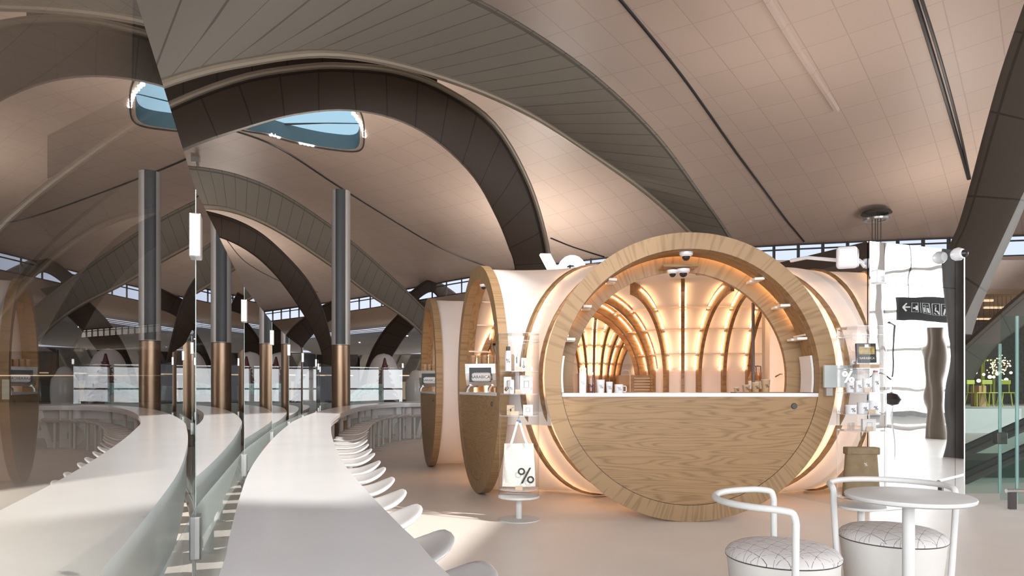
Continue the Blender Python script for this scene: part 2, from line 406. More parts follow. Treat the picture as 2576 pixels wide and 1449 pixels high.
def ceiling():
    pts = []; edges = []; holes = []
    for p in sky_loop: pts.append(Vector((p.x, p.y)))
    n = len(pts); edges = [(i, (i+1) % n) for i in range(n)]
    def inside(x, y):
        c = False; j = n-1
        for i in range(n):
            a, b = pts[i], pts[j]
            if (a.y > y) != (b.y > y) and x < (b.x-a.x)*(y-a.y)/(b.y-a.y)+a.x: c = not c
            j = i
        return c or inpoly([(q_.x, q_.y) for q_ in sun_light], x, y)
    xs = [-75+1.5*i for i in range(81)]
    grid = []
    for x in xs:
        yw = Yws(x); ys = [-12+1.5*j for j in range(int((yw+12)/1.5))]+[yw]
        for y in ys:
            if y < -5 or (x > 20 and y < 18.3): continue
            if inside(x, y) or min((Vector((x, y))-q).length for q in pts[:n]) < 0.35: continue
            grid.append(Vector((x, y)))
    # outline
    m_ = len(pts); pts = pts+sun_light; edges += [(m_+i, m_+(i+1) % len(sun_light)) for i in range(len(sun_light))]
    k0 = len(pts); out = [Vector((xs[0], -5.3)), Vector((20.5, -5.3)), Vector((20.5, 18)), Vector((xs[-1], 18))]+[Vector((x, Yws(x))) for x in reversed(xs)]
    base = pts+out; edges += [(k0+i, k0+(i+1) % len(out)) for i in range(len(out))]
    res = delaunay_2d_cdt(base+grid, edges, [], 0, 0.01)
    V = [(v.x, v.y, ceil_h(v.x, v.y)) for v in res[0]]; F = []
    for f in res[2]:
        cx = sum(V[i][0] for i in f)/len(f); cy = sum(V[i][1] for i in f)/len(f)
        if inside(cx, cy) or cy > Yws(cx)+0.05 or cy < -5.3 or (cx > 20.5 and cy < 18): continue
        F.append(tuple(f))
    m = MB(); m.add(V, F); return m
struct(ceiling().build('ceiling', ceilm, angle=80))
# skylight upstand, frame and glass bars
up = []
for p in sky_loop: up.append([Vector((p.x, p.y, ceil_h(p.x, p.y)-0.03)), Vector((p.x, p.y, ceil_h(p.x, p.y)+0.7))])
up.append(up[0])
sl = struct(MB().sheet(up).build('window_1', pbr('skylight_reveal', (0.10, 0.16, 0.19), 0.6)))
cen = sum((p for p in sky_loop), Vector())/len(sky_loop)
def sky_glass():
    m, t, o = nmat('blue_fritted_glass'); a = N(t, 'ShaderNodeBsdfTranslucent'); a.inputs[0].default_value = (0.30, 0.45, 0.55, 1); t.links.new(a.outputs[0], o.inputs[0]); return m
b = MB(); b.add([Vector((p.x, p.y, ceil_h(p.x, p.y)+0.68)) for p in sky_loop], [tuple(range(len(sky_loop)))]); b.build('pane', sky_glass(), sl, smooth=False)
b = MB()
for d in (-1.2, 0.9):
    b.tube([(cen.x-5, cen.y+d*2, cen.z+0.6), (cen.x+5, cen.y+d*2-1, cen.z+0.6)], 0.05, 6)
b.build('glazing_bar', darkgrey, sl)
rim = [Vector((p.x, p.y, ceil_h(p.x, p.y)-0.05)) for p in closed_spline([cen+(p-cen)*1.09 for p in sky_poly], 60)]
struct(MB().tube(rim, 0.035, 6, closed=True).build('trim_1', darkgrey))
# far wall: clerestory band, fascia
def wall_strip(z0, z1, off=0.0, x0=-75, x1=45, st=1.5):
    rows = []; x = x0
    while x <= x1+1e-6:
        rows.append([Vector((x, Yws(x)+off, z0)), Vector((x, Yws(x)+off, z1))]); x += st
    return rows
rows = []
for x in [-75+1.5*i for i in range(81)]:
    y = Yws(x)
    rows.append([Vector((x, y-0.35, 8.35)), Vector((x, y-0.5, 8.0)), Vector((x, y-0.15, 7.35)), Vector((x, y+0.35, 7.0)), Vector((x, y+0.5, 7.0)), Vector((x, y+0.5, 8.35)), Vector((x, y-0.35, 8.35))])
struct(MB().sheet(rows).build('wall_far', beige, angle=60))
win = struct(MB().sheet(wall_strip(8.35, 9.6, 0.05)).build('window_2', glass('clerestory_glass', (0.96, 0.97, 1.0), 1.3)))
b = MB()
x = -75
while x < 45:
    y = Yws(x); b.box(x-0.045, x+0.045, y-0.12, y+0.1, 8.35, 9.6); x += 1.25
for z in (8.42, 9.22, 9.48):
    secs = []
    for i in range(81):
        x = -75+1.5*i; y = Yws(x)
        secs.append([Vector((x, y-0.12, z-0.04)), Vector((x, y-0.04, z-0.04)), Vector((x, y-0.04, z+0.04)), Vector((x, y-0.12, z+0.04))])
    b.sweep(secs)
b.build('window_frame', darkgrey, win, smooth=False)
# lower concourse roof beyond the clerestory: planks with two open rooflights
b = MB(); k = 0; y = 0
off = 0.6
while off < 46:
    gap = (3.0 < off < 10.0)
    wd = 0.22 if gap else 1.05; tk_ = 0.06 if gap else 0.35
    rows = [[Vector((x, Yws(x)+off, 7.0+0.0)), Vector((x, Yws(x)+off+wd, 7.0))] for x in [-75+3*i for i in range(34)]]
    secs = [[r[0], r[1], r[1]+Vector((0,0,tk_)), r[0]+Vector((0,0,tk_))] for r in rows]
    b.sweep(secs); off += 1.35
struct(b.build('trim_2', slatm, smooth=False))
# far dark back wall of concourse
b = MB(); b.box(-75, 45, 118, 118.5, 0, 7.4); struct(b.build('wall_concourse', darkgrey, smooth=False))
# side and back walls (the back wall has low glazing)
struct(MB().box(-61, -60.5, -12, 118, 0, 15).build('wall_left', beige, smooth=False))
low = [(-13, 0.3), (7, 0.3), (7, 6.0), (-13, 6.0)]
outer = [(-61, 0), (24, 0), (24, 15.5), (-61, 15.5)]
P2 = [Vector(p) for p in outer]+[Vector(p) for p in low]
E2 = [(0,1),(1,2),(2,3),(3,0)]+[(4+i, 4+(i+1) % 4) for i in range(4)]
res = delaunay_2d_cdt(P2, E2, [], 0, 1e-4)
b = MB(); F = []
for f in res[2]:
    cx = sum(res[0][i].x for i in f)/len(f); cz = sum(res[0][i].y for i in f)/len(f)
    if inpoly(low, cx, cz): continue
    F.append(tuple(f))
n = len(res[0]); 
b.add([(v.x, -5, v.y) for v in res[0]]+[(v.x, -5.3, v.y) for v in res[0]], F+[tuple(i+n for i in reversed(f)) for f in F])
struct(b.build('wall_back', beige, smooth=False))
b = MB()
for i in range(9): b.box(-13+2.5*i-0.06, -13+2.5*i+0.06, -5.3, -5.0, 0.3, 6.0)
for z in (0.3, 1.7, 3.1, 4.5, 6.0): b.box(-13, 7, -5.3, -5.0, z-0.05, z+0.05)
struct(b.build('window_3', white, smooth=False))
# right facade: white mullion grid
b = MB()
XF = 20.0
for i in range(11):
    y = -5+2.1*i; b.box(XF, XF+0.45, y-0.11, y+0.11, 0, 6.6)
for z in (0.05, 1.3, 2.55, 3.8, 5.05, 6.3): b.box(XF+0.1, XF+0.22, -5, 16.5, z-0.05, z+0.05)
struct(b.build('window_4', white, smooth=False))
struct(MB().box(XF, XF+0.5, -5, 18, 6.6, 14).build('wall_right', white, smooth=False))
struct(MB().box(XF, XF+0.5, 16.5, 18, 0, 6.6).build('trim_3', beige, smooth=False))
struct(MB().box(30, 44, -13.3, 9, -0.3, 26).build('sun_blocker', concrete, smooth=False))  # unseen block added outside to stop sun coming through the right facade
# ceiling grooves
def groove(pxs, name, mat, r=0.05, dz=0.0):
    P = [on_ceiling(*p) for p in pxs]; P = spline(P, 30)
    P = [Vector((p.x, p.y, ceil_h(p.x, p.y)-dz)) for p in P]
    return struct(MB().tube(P, r, 6).build(name, mat))
groove([(1545, -20), (1700, 170), (1850, 380), (1960, 530), (2022, 606)], 'trim_4', black, 0.06)
groove([(580, 325), (700, 370), (847, 465), (957, 534), (1061, 597), (1150, 641), (1245, 677)], 'trim_5', black, 0.06)
groove([(2300, -10), (2350, 150), (2400, 320), (2436, 450)], 'trim_6', black, 0.07)
groove([(2316, -10), (2366, 150), (2412, 320), (2440, 450)], 'trim_7', black, 0.05)
groove([(1385, 598), (1440, 620), (1520, 645)], 'trim_8', black, 0.06)
groove([(1918, -20), (2010, 130), (2105, 275)], 'trim_9', ceilm, 0.12)
groove([(560, 590), (620, 660), (700, 705), (800, 735)], 'trim_10', darkgrey, 0.04)
# downlights round the skylight
k = 0
dpos = [(889, 286), (895, 292), (900, 300), (905, 307), (909, 315), (912, 322), (914, 329), (916, 336), (917, 343), (682, 339), (691, 341), (701, 345), (757, 360), (767, 362), (776, 364), (786, 366)]
for i, (px, py) in enumerate(dpos):
    p = on_ceiling(px, py, 0.03)
    o = MB().lathe([(0.0, -0.05), (0.075, -0.045), (0.09, 0.0), (0.09, 0.05)], p, 12).build('recessed_downlight', downl, origin=p)
    side = 'right end' if i < 9 else 'lower edge'
    tag(o, 'small glowing round downlight in the row along the skylight %s' % side, 'downlight', 'downlights at the skylight %s' % side)
# ================================================================== ARCH BEAMS
def beam(name, outer, inner, thick, mat, label, bev=0.16, n=60, edge=None, group='curved arch beams under the roof'):
    """outer / inner: (px, py, depth) rails of the visible face"""
    O = spline([PX(*p) for p in outer], n); I = spline([PX(*p) for p in inner], n)
    secs = []; L = 0; uv = []
    for i in range(n+1):
        t = ((O[min(i+1, n)]+I[min(i+1, n)])-(O[max(i-1, 0)]+I[max(i-1, 0)])).normalized()
        wv = t.cross(O[i]-I[i]).normalized()
        if wv.y < 0: wv = -wv
        vd = ((O[i]+I[i])/2-Vector((0, 0, CAMH))).normalized()
        wv = (wv*0.25+vd).normalized()*thick
        if i: L += ((O[i]+I[i])/2-(O[i-1]+I[i-1])/2).length
        o, q = O[i], I[i]; d = (o-q).normalized(); bb = min(bev, (o-q).length*0.2)
        wn = wv.normalized()
        sh = d*(o-q).length*0.06
        loop = [o-d*bb, o-d*bb*0.3+wn*bb*0.3, o+wn*bb, o+wv-sh, q+wv+sh, q+wn*bb, q+d*bb*0.3+wn*bb*0.3, q+d*bb]
        secs.append(loop); uv += [(L, 0.1*k_) for k_ in range(8)]
    b = MB().sweep(secs); b.uv = uv
    o = b.build(name, mat, angle=32)
    if edge:
        rail = [(O[i] if edge == 'outer' else I[i])+Vector((0, 0, 0)) for i in range(n+1)]
        MB().tube([p-(p-Vector((0, 0, CAMH))).normalized()*0.02 for p in rail], bev*0.6, 10).build('rounded_edge', edgem, o)  # added tube, its paler colour stands in for the edge highlight
    return tag(o, label, 'arch beam')
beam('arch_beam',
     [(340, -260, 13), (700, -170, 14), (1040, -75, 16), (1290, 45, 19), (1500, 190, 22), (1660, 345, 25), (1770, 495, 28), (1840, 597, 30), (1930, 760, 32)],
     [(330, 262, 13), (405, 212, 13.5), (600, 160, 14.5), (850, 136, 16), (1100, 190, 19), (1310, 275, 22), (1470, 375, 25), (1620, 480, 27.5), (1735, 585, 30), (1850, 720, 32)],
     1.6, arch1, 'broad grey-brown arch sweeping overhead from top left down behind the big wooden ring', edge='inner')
beam('arch_beam',
     [(-330, 1100, 16), (-200, 820, 17), (0, 570, 18), (230, 385, 19), (405, 275, 19.5), (600, 198, 20), (760, 170, 20.5), (870, 166, 21), (1000, 180, 22), (1120, 225, 23), (1240, 310, 24), (1320, 440, 25), (1365, 570, 26), (1385, 690, 27), (1395, 900, 28)],
     [(-200, 1160, 16), (-80, 900, 17), (90, 650, 18), (290, 478, 19), (455, 380, 19.5), (640, 316, 20), (760, 287, 20.5), (880, 279, 21), (1000, 303, 22), (1100, 358, 23), (1190, 445, 24), (1245, 540, 25), (1278, 620, 26), (1297, 690, 27), (1320, 900, 28)],
     1.5, arch2, 'dark brown round arch curving above the skylight and landing behind the kiosk', edge='outer')
beam('arch_beam',
     [(120, 340, 19.5), (300, 250, 20.5), (405, 206, 21), (600, 152, 21.5), (850, 128, 22), (1000, 150, 22.6), (1100, 185, 23.2)],
     [(120, 450, 19.5), (280, 360, 20.5), (405, 300, 21), (600, 215, 21.5), (850, 180, 22), (1000, 190, 22.6), (1100, 215, 23.2)],
     0.8, arch2, 'dark brown underside strip squeezed between the broad arch and the round arch', bev=0.05)
beam('arch_beam',
     [(-220, 900, 20), (-40, 640, 22), (170, 480, 24), (350, 420, 26), (470, 415, 28), (600, 438, 31), (720, 490, 34), (860, 585, 38), (960, 670, 42), (1060, 765, 46), (1160, 870, 49)],
     [(-110, 960, 20), (60, 720, 22), (240, 575, 24), (400, 527, 26), (510, 521, 28), (600, 535, 31), (700, 580, 34), (830, 665, 38), (930, 740, 42), (1040, 817, 46), (1130, 920, 49)],
     1.6, arch1, 'long grey-green arch descending from the left column top towards the smallest ring', edge='inner')
beam('arch_beam',
     [(100, 860, 25), (210, 680, 26.5), (330, 570, 28), (450, 524, 29), (560, 540, 31), (650, 580, 33), (720, 640, 35), (780, 710, 37), (815, 780, 38.5), (835, 860, 40), (850, 940, 41), (862, 1030, 42)],
     [(170, 900, 25), (265, 740, 26.5), (370, 635, 28), (470, 587, 29), (560, 600, 31), (640, 642, 33), (700, 700, 35), (750, 770, 37), (785, 830, 38.5), (806, 880, 40), (818, 950, 41), (826, 1030, 42)],
     1.4, arch2, 'dark arch dropping behind the left side of the tall round column')
beam('arch_beam', [(1035, 750, 50), (1000, 790, 50), (965, 830, 50.5), (940, 870, 51), (925, 905, 51.5), (900, 975, 52), (880, 1020, 52)],
     [(1090, 770, 50), (1050, 815, 50), (1018, 850, 50.5), (998, 880, 51), (983, 905, 51.5), (950, 975, 52), (935, 1020, 52)],
     1.6, arch2, 'dark arch leg slanting down left beneath the grey-green arch')
beam('arch_beam', [(985, 775, 53), (1030, 735, 53), (1083, 702, 53), (1130, 725, 53), (1175, 760, 53)],
     [(1020, 790, 53), (1050, 755, 53), (1085, 735, 53), (1110, 760, 53), (1140, 790, 53)], 1.5, arch2, 'small peaked arch crossing the clerestory just left of the second ring')
beam('arch_beam', [(860, 745, 48), (815, 765, 48), (775, 790, 48), (735, 822, 48), (700, 870, 48)],
     [(880, 790, 48), (835, 805, 48), (800, 830, 48), (770, 862, 48), (745, 900, 48)], 1.5, arch2, 'short dark arch foot visible left of the tall column below the clerestory')
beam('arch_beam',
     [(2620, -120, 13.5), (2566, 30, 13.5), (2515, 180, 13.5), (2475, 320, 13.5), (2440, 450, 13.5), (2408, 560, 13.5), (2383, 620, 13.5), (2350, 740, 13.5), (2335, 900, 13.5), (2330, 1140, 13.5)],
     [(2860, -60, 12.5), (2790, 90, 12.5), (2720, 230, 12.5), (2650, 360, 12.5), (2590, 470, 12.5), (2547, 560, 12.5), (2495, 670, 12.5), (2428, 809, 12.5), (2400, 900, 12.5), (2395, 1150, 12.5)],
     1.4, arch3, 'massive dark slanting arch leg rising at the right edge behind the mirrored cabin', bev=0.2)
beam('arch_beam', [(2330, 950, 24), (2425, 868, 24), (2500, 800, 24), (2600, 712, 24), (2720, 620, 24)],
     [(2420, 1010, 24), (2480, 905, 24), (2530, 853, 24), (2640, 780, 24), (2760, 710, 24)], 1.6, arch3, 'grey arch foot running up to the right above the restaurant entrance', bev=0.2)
# ================================================================== KIOSK
R = 1.4; RS = 1.365
def V2(a): return Vector((math.cos(a), math.sin(a)))
aR1 = math.radians(-2.0)
R1 = Vector((1.715, 6.6)); u1 = Vector((math.cos(aR1), math.sin(aR1)))     # in-plane, to the right
R2 = Vector((-0.455, 8.5)); u2 = Vector((0.235, -0.972)).normalized()       # towards camera side
R3 = Vector((-1.42, 11.45)); u3 = Vector((0.215, -0.977)).normalized()
kiosk = thing('coffee_kiosk', 'white tube-shaped coffee kiosk with round oak-framed openings and glowing ribbed interior', 'kiosk', (1.6, 9.0, 0))
def isect(p, d, q, e):
    t = ((q.x-p.x)*e.y-(q.y-p.y)*e.x)/(d.x*e.y-d.y*e.x); return p+d*t
n1 = Vector((-u1.y, u1.x))               # into the kiosk
R1b = R1+n1*0.45
A12 = isect(R1b, u1, R2, u2)
def arc(A, c0, c1, n, cw=None):
    """frames (centre, u toward axis) sweeping centre about A"""
    a0 = math.atan2((c0-A).y, (c0-A).x); a1 = math.atan2((c1-A).y, (c1-A).x)
    d = a1-a0
    while d > PI: d -= 2*PI
    while d < -PI: d += 2*PI
    if cw is True and d > 0: d -= 2*PI
    if cw is False and d < 0: d += 2*PI
    r0 = (c0-A).length; r1 = (c1-A).length; out = []
    for i in range(n+1):
        t = i/n; a = a0+d*t; r = r0+(r1-r0)*t; dr = V2(a)
        out.append((A+dr*r, -dr))
    return out
def line(c0, c1, u, n): return [(c0+(c1-c0)*i/n, u) for i in range(n+1)]
A23 = (R2+R3)/2
A54 = Vector((2.76, 11.03)); A35 = Vector((1.75, 14.8))
seam54 = A54+(A35-A54)*0.5
A41 = Vector((R1b.x+1.95, R1b.y+u1.y*1.95))
H4 = Vector((3.20, 8.40))               # right arm end, against the side of the mirrored cabin
R5 = A35+V2(math.radians(-45))*1.95+Vector((1.0, 1.0))
n_ = 24
S12 = line(R1, R1b, -u1, 3)[:-1]+arc(A12, R1b, R2, n_)
_n2 = Vector((-u2.y, u2.x)); _n3 = Vector((-u3.y, u3.x))
S23 = [(R2, -u2), (R2+_n2*0.12, -u2)]
for i_, (c_, u_) in enumerate(arc((R2+R3)/2+_n2*0.2, R2+_n2*0.2, R3+_n3*0.2, 34, cw=False)):
    t_ = min(1, i_/9); q_ = min(1, (34-i_)/9)
    u_ = (-u2*(1-t_)+u_*t_).normalized() if i_ < 17 else (u3*(1-q_)+u_*q_).normalized()
    S23.append((c_, u_))
S23 += [(R3+_n3*0.12, u3), (R3, u3)]
A3 = R3-u3*1.9
S35 = [(R3, -u3)]+[(R3+Vector((0.5*i, 0.17*i)), (-u3*(1-i/5)+Vector((-0.27, 0.96))*(i/5)).normalized()) for i in range(1, 5)]
S35 += arc(A35, A35+Vector((-0.9, -1.75)), A35+V2(math.radians(-45))*1.95, 26)+line(A35+V2(math.radians(-45))*1.95, R5, -V2(math.radians(-45)), 4)[1:]
S54 = [(R5, V2(math.radians(-45)))]+arc(A54, A54+V2(math.radians(95))*1.95, A54+V2(math.radians(272))*1.95, 42, cw=False)+line(A54+V2(math.radians(272))*1.95, Vector((4.3, 9.08)), Vector((0, 1)), 5)[1:]
S41 = [(H4+Vector((0.13, 0.045)), (A41-H4).normalized())]+arc(A41, H4, R1b, n_)+line(R1b, R1, u1, 3)[1:]
SEGS = {'S12': S12, 'S23': S23, 'S35': S35, 'S54': S54, 'S41': S41}
def tube_pt(c, u, r, phi): return Vector((c.x+u.x*r*math.cos(phi), c.y+u.y*r*math.cos(phi), R+r*math.sin(phi)))
NP = 28
for nm, S in SEGS.items():
    rows = [[tube_pt(c, u, RS, -PI/2+PI*k_/NP) for k_ in range(NP+1)] for c, u in S]
    MB().sheet(rows).build('outer_skin', skin, kiosk, angle=80)
# roof sheet between the crest lines
crest = [c for c, u in S12]+[c for c, u in S23[1:]]+[c for c, u in S35[1:]]+[c for c, u in S54]+[c for c, u in S41]
P2 = [Vector((c.x, c.y)) for c in crest]; P3 = []
for p in P2:
    if not P3 or (p-P3[-1]).length > 0.02: P3.append(p)
P3 = [p for i, p in enumerate(P3) if i == 0 or (p-P3[0]).length > 0.02]
res = delaunay_2d_cdt(P3, [(i, (i+1) % len(P3)) for i in range(len(P3))], [], 0, 1e-4)
F = [tuple(f) for f in res[2] if inpoly([(p.x, p.y) for p in P3], sum(res[0][i].x for i in f)/3, sum(res[0][i].y for i in f)/3)]
b = MB(); b.add([(v.x, v.y, R+RS) for v in res[0]], F); b.build('roof_skin', skin, kiosk)
# ribs
def rib(c, u, thick, r0, r1, both=True, low=8, ledon=True, p0=-PI/2, p1=PI/2):
    t = Vector((-u.y, u.x, 0))*thick/2; secs = []
    for k_ in range(33):
        ph = p0+(p1-p0)*k_/32; a = tube_pt(c, u, r0, ph); q = tube_pt(c, u, r1, ph)
        secs.append([a-t, a+t, q+t, q-t])
    rb = MB().sweep(secs).build('rib', oak, kiosk, angle=40)
    if not ledon: return
    for sg in (1, -1):
        bb = MB()
        for a0, a1 in ((low, 17), (19, 34), (36.5, 51), (53.5, 80)):
            path = [tube_pt(c, u, RS-0.06, math.radians(a0+(a1-a0)*j/14))+Vector((-u.y, u.x, 0))*sg*(thick/2+0.014) for j in range(15)]
            bb.tube(path, 0.0095, 6)
        bb.build('led_strip', led, rb)
def rib_set(S, idx, **k): 
    for i in idx: rib(S[i][0], S[i][1], 0.05, RS+0.022, RS-0.175, **k)
rib_set(S12, [2+int(n_*f) for f in (0.20, 0.46)], low=-78)
rib_set(S23, [5, 11, 18, 25, 31], low=-78)
rib_set(S35, [2, 5, 9, 13, 17, 21, 25, 29, 33])
k0 = 1
for a in range(100, 273, 21): # around the fan opposite the big ring, one rib faces the camera
    pass
for da in (-6, -5, -4, -3, -2, -1, 0, 0.93):
    a = math.radians(256+da*20.6)
    rib(A54+V2(a)*1.95, -V2(a), 0.05, RS+0.022, RS-0.175)
for x in (3.2, 3.57, 3.94): rib(Vector((x, 9.08)), Vector((0, 1)), 0.05, RS+0.022, RS-0.175)
rib_set(S41, [int(n_*0.30), int(n_*0.70)], low=-78)
MB().box(4.28, 4.32, 9.0, 10.3, 0.5, 2.5).build('end_board', peach, kiosk, smooth=False)
# battens (three lines each side) and cream boards above the back counters
for nm, S in SEGS.items():
    b = MB()
    for ph in (18, 35, 52):
        p = math.radians(ph); secs = []
        for c, u in S[{'S12': 1, 'S23': 1, 'S35': 1, 'S54': 0, 'S41': 0}[nm]:len(S)-{'S12': 1, 'S23': 1, 'S35': 0, 'S54': 0, 'S41': 1}[nm]]:
            q = [tube_pt(c, u, RS-0.012, p)]; q.append(q[0]-Vector((u.x, u.y, 0))*0.13)
            secs.append([q[0]+Vector((0,0,-0.009)), q[0]+Vector((0,0,0.009)), q[1]+Vector((0,0,0.009)), q[1]+Vector((0,0,-0.009))])
        b.sweep(secs)
    b.build('batten', purl, kiosk, smooth=False)
    S_ = S if nm != 'S12' else S[4:-1]
    if nm == 'S41': S_ = S[:-4]
    if nm in ('S23',): continue
    secs = [[Vector((c.x+u.x*r, c.y+u.y*r, z)) for r, z in ((1.30, 0.9), (1.30, 1.60), (1.315, 1.60), (1.315, 0.9))] for c, u in S_]
    MB().sweep(secs).build('back_board', peach, kiosk)
# full arch behind the big ring
def arch_ring(c, u, nrm, r0, r1, d, name, mat, parent, a0=0, a1=2*PI, n=72, origin=None):
    secs = []; full = abs(a1-a0-2*PI) < 1e-6
    for i in range(n if full else n+1):
        a = a0+(a1-a0)*i/n
        def pt(r, dd): return Vector((c.x+u.x*r*math.cos(a)+nrm.x*dd, c.y+u.y*r*math.cos(a)+nrm.y*dd, R+r*math.sin(a)))
        secs.append([pt(r1, 0), pt(r1, d), pt(r0, d), pt(r0, 0)])
    return MB().sweep(secs, closed=full).build(name, mat, parent, angle=40)
def local_ring(c, u, nrm, name, mat, parent, mbfun):
    """mesh authored in x-z plane (x along u, y along nrm) with its own rotation so grain follows it"""
    o = mbfun.build(name, mat, smooth=True, angle=40)
    rz = math.atan2(u.y, u.x); o.rotation_euler = (0, 0, rz)
    wl = Vector((0,0,0)); q = parent
    while q: wl += q.location; q = q.parent
    o.parent = parent; o.location = Vector((c.x, c.y, R))-wl
    return o
def ring_mb(r0, r1, y0, y1, a0=0, a1=2*PI, n=96):
    full = abs(a1-a0-2*PI) < 1e-6; secs = []
    for i in range(n if full else n+1):
        a = a0+(a1-a0)*i/n
        secs.append([Vector((r*math.cos(a), y, r*math.sin(a))) for r, y in ((r1, y0), (r1, y1), (r0, y1), (r0, y0))])
    return MB().sweep(secs, closed=full)
def dpanel(r, ztop, y0, y1):
    a0 = math.asin(ztop/r); n = 60
    poly = [(r*math.cos(a), r*math.sin(a)) for a in [PI-a0+(PI+2*a0)*i/n for i in range(n+1)]]
    return MB().prism(poly, y0, y1)
CT = 1.245
for c, u, lab in ((R1, u1, 'big'), (R2, u2, 'mid'), (R3, u3, 'far')):
    nrm = Vector((-u.y, u.x))
    if lab == 'big': nrm = n1
    fr_d = 0.10
    local_ring(c, u, nrm, 'ring_frame', oakr, kiosk, ring_mb(1.242, R, 0, fr_d))
    zt = CT-0.035-R
    local_ring(c, u, nrm, 'front_panel', oakp, kiosk, dpanel(1.237, zt, 0.003, 0.05))
    rr = 1.255
    # dark shadow gap
    local_ring(c, u, nrm, 'shadow_gap', black, kiosk, dpanel(1.241, zt, 0.012, 0.04))
    hw = math.sqrt(1.24**2-(CT-R)**2)
    cm = MB().box(-hw+0.003, hw-0.003, -0.004, 0.42, CT-0.035-R, CT-R)
    local_ring(c, u, nrm, 'countertop', whiteg, kiosk, cm)
    kn = MB().lathe([(0.0, -0.012), (0.024, -0.012), (0.030, 0.0)], (0,0,0), 20, Matrix.Translation((1.0, 0, -0.28)) @ Matrix.Rotation(PI/2, 4, 'X') @ Matrix.Scale(-1, 4, (0,0,1)))
    local_ring(c, u, nrm, 'panel_lock', darkgrey, kiosk, kn)
    ln = 0.36 if lab == 'big' else 0.2
    # wood lining of the reveal, above the counter
    local_ring(c, u, nrm, 'reveal_lining', oak, kiosk, ring_mb(1.238, 1.262, fr_d, ln, a0=math.asin((CT-R)/1.25), a1=PI-math.asin((CT-R)/1.25), n=60))
for a_, nm in ((R1, 'a'),):
    local_ring(R1+n1*0.47, u1, n1, 'inner_arch', oakr, kiosk, ring_mb(1.10, 1.36, 0, 0.06))
    local_ring(R1+n1*0.43, u1, n1, 'led_strip', led, kiosk, ring_mb(1.285, 1.30, -0.01, 0.005, a0=math.radians(25), a1=math.radians(155), n=40))
    for sg in (-1, 1):
        for ph in (18, 35, 52):
            p = math.radians(ph)
            for y0, y1, r_ in ((0.13, 0.25, 1.165), (0.29, 0.44, 1.14)):
                zz_ = 1.235*math.sin(p); xo = math.sqrt(1.236**2-zz_**2); q = [(sg*(xo-0.085), zz_), (sg*xo, zz_)]
                secs = [[Vector((q[0][0], y0+0.03, q[0][1]-0.012)), Vector((q[1][0], y0, q[1][1]-0.012)), Vector((q[1][0], y1, q[1][1]-0.012)), Vector((q[0][0], y1, q[0][1]-0.012))],
                        [Vector((q[0][0], y0+0.03, q[0][1]+0.012)), Vector((q[1][0], y0, q[1][1]+0.012)), Vector((q[1][0], y1, q[1][1]+0.012)), Vector((q[0][0], y1, q[0][1]+0.012))]]
                local_ring(R1, u1, n1, 'batten_end', purl, kiosk, MB().sweep(secs))
    for sg in (-1, 1):
        sb = MB().sweep([[Vector((sg*r*math.cos(a), y, r*math.sin(a))) for r, y in ((1.215, 0.12), (1.235, 0.12), (1.235, 0.40), (1.215, 0.40))] for a in [math.radians(-7+17*i/8) for i in range(9)]])
        local_ring(R1, u1, n1, 'side_board', white, kiosk, sb)
# interior: rear worktop with shelf block, white tall panel and glass door edge
b = MB().sweep([[Vector((c.x+u.x*r, c.y+u.y*r, z)) for r, z in ((0.85, 1.19), (0.85, 1.235), (1.29, 1.235), (1.29, 1.19))] for c, u in S54[3:]])
b.build('rear_worktop', peach, kiosk)
b = MB().sweep([[Vector((c.x+u.x*r, c.y+u.y*r, z)) for r, z in ((0.80, 1.17), (0.80, 1.215), (1.29, 1.215), (1.29, 1.17))] for c, u in S35[6:28]])
b.build('rear_worktop', oak, kiosk)
# tall white panel on the right of the opening
M_ = T(2.95, 7.72, 0, math.radians(4))
wp = thing('tall_white_panel', 'tall plain white service panel inside the big ring on the right', 'panel', (2.95, 7.72, 0))
MB().box(-0.045, 0.33, 0, 0.05, 0.6, 2.32, M_).build('panel_board', white, wp, smooth=False)
MB().box(-0.10, -0.047, -0.02, 0.06, 0.6, 2.32, M_).build('panel_edge', steel, wp, smooth=False)
MB().tube([(2.93, 7.60, 1.42), (2.98, 7.58, 1.45), (3.04, 7.59, 1.445), (3.10, 7.62, 1.41)], 0.010, 8).build('handle', chrome, wp)
gd = thing('glass_door_edge', 'slim dark upright door profile inside the big ring beside the white panel', 'door profile', (2.72, 7.65, 0))
MB().box(2.68, 2.704, 7.60, 7.64, 0.6, 2.25).build('upright', dsteel, gd, smooth=False)
MB().box(2.68, 2.86, 7.61, 7.63, 2.24, 2.252).build('top_rail', chrome, gd, smooth=False)
# syrup bottles behind the panel
for i, (x_, y_) in enumerate(((2.93, 8.35), (3.01, 8.42), (3.09, 8.48), (3.52, 7.9))):
    p = Vector((x_, y_, 1.236))
    bt = thing('syrup_bottle', ['pump bottle nearest the dark door profile inside the kiosk', 'middle pump bottle beside the white panel inside the kiosk', 'pump bottle half behind the white panel inside the kiosk', 'pump bottle showing at the right edge of the big ring opening'][i], 'bottle', p, 'pump bottles inside the kiosk')
    MB().lathe([(0.0, 0), (0.036, 0), (0.038, 0.01), (0.038, 0.19), (0.015, 0.23), (0.013, 0.26)], p, 16).build('bottle_body', pbr('amber_syrup%s' % i if False else 'amber_syrup', (0.35, 0.17, 0.06), 0.15) if i == 0 else MATS['amber_syrup'], bt)
    MB().tube([p+Vector((0, 0, 0.26)), p+Vector((0, 0, 0.33)), p+Vector((-0.05, 0, 0.335))], 0.007, 8).build('pump', dsteel, bt)
    MB().lathe([(0.0389, 0.05), (0.0389, 0.15)], p, 16, cap=False).build('bottle_label', paper, bt)
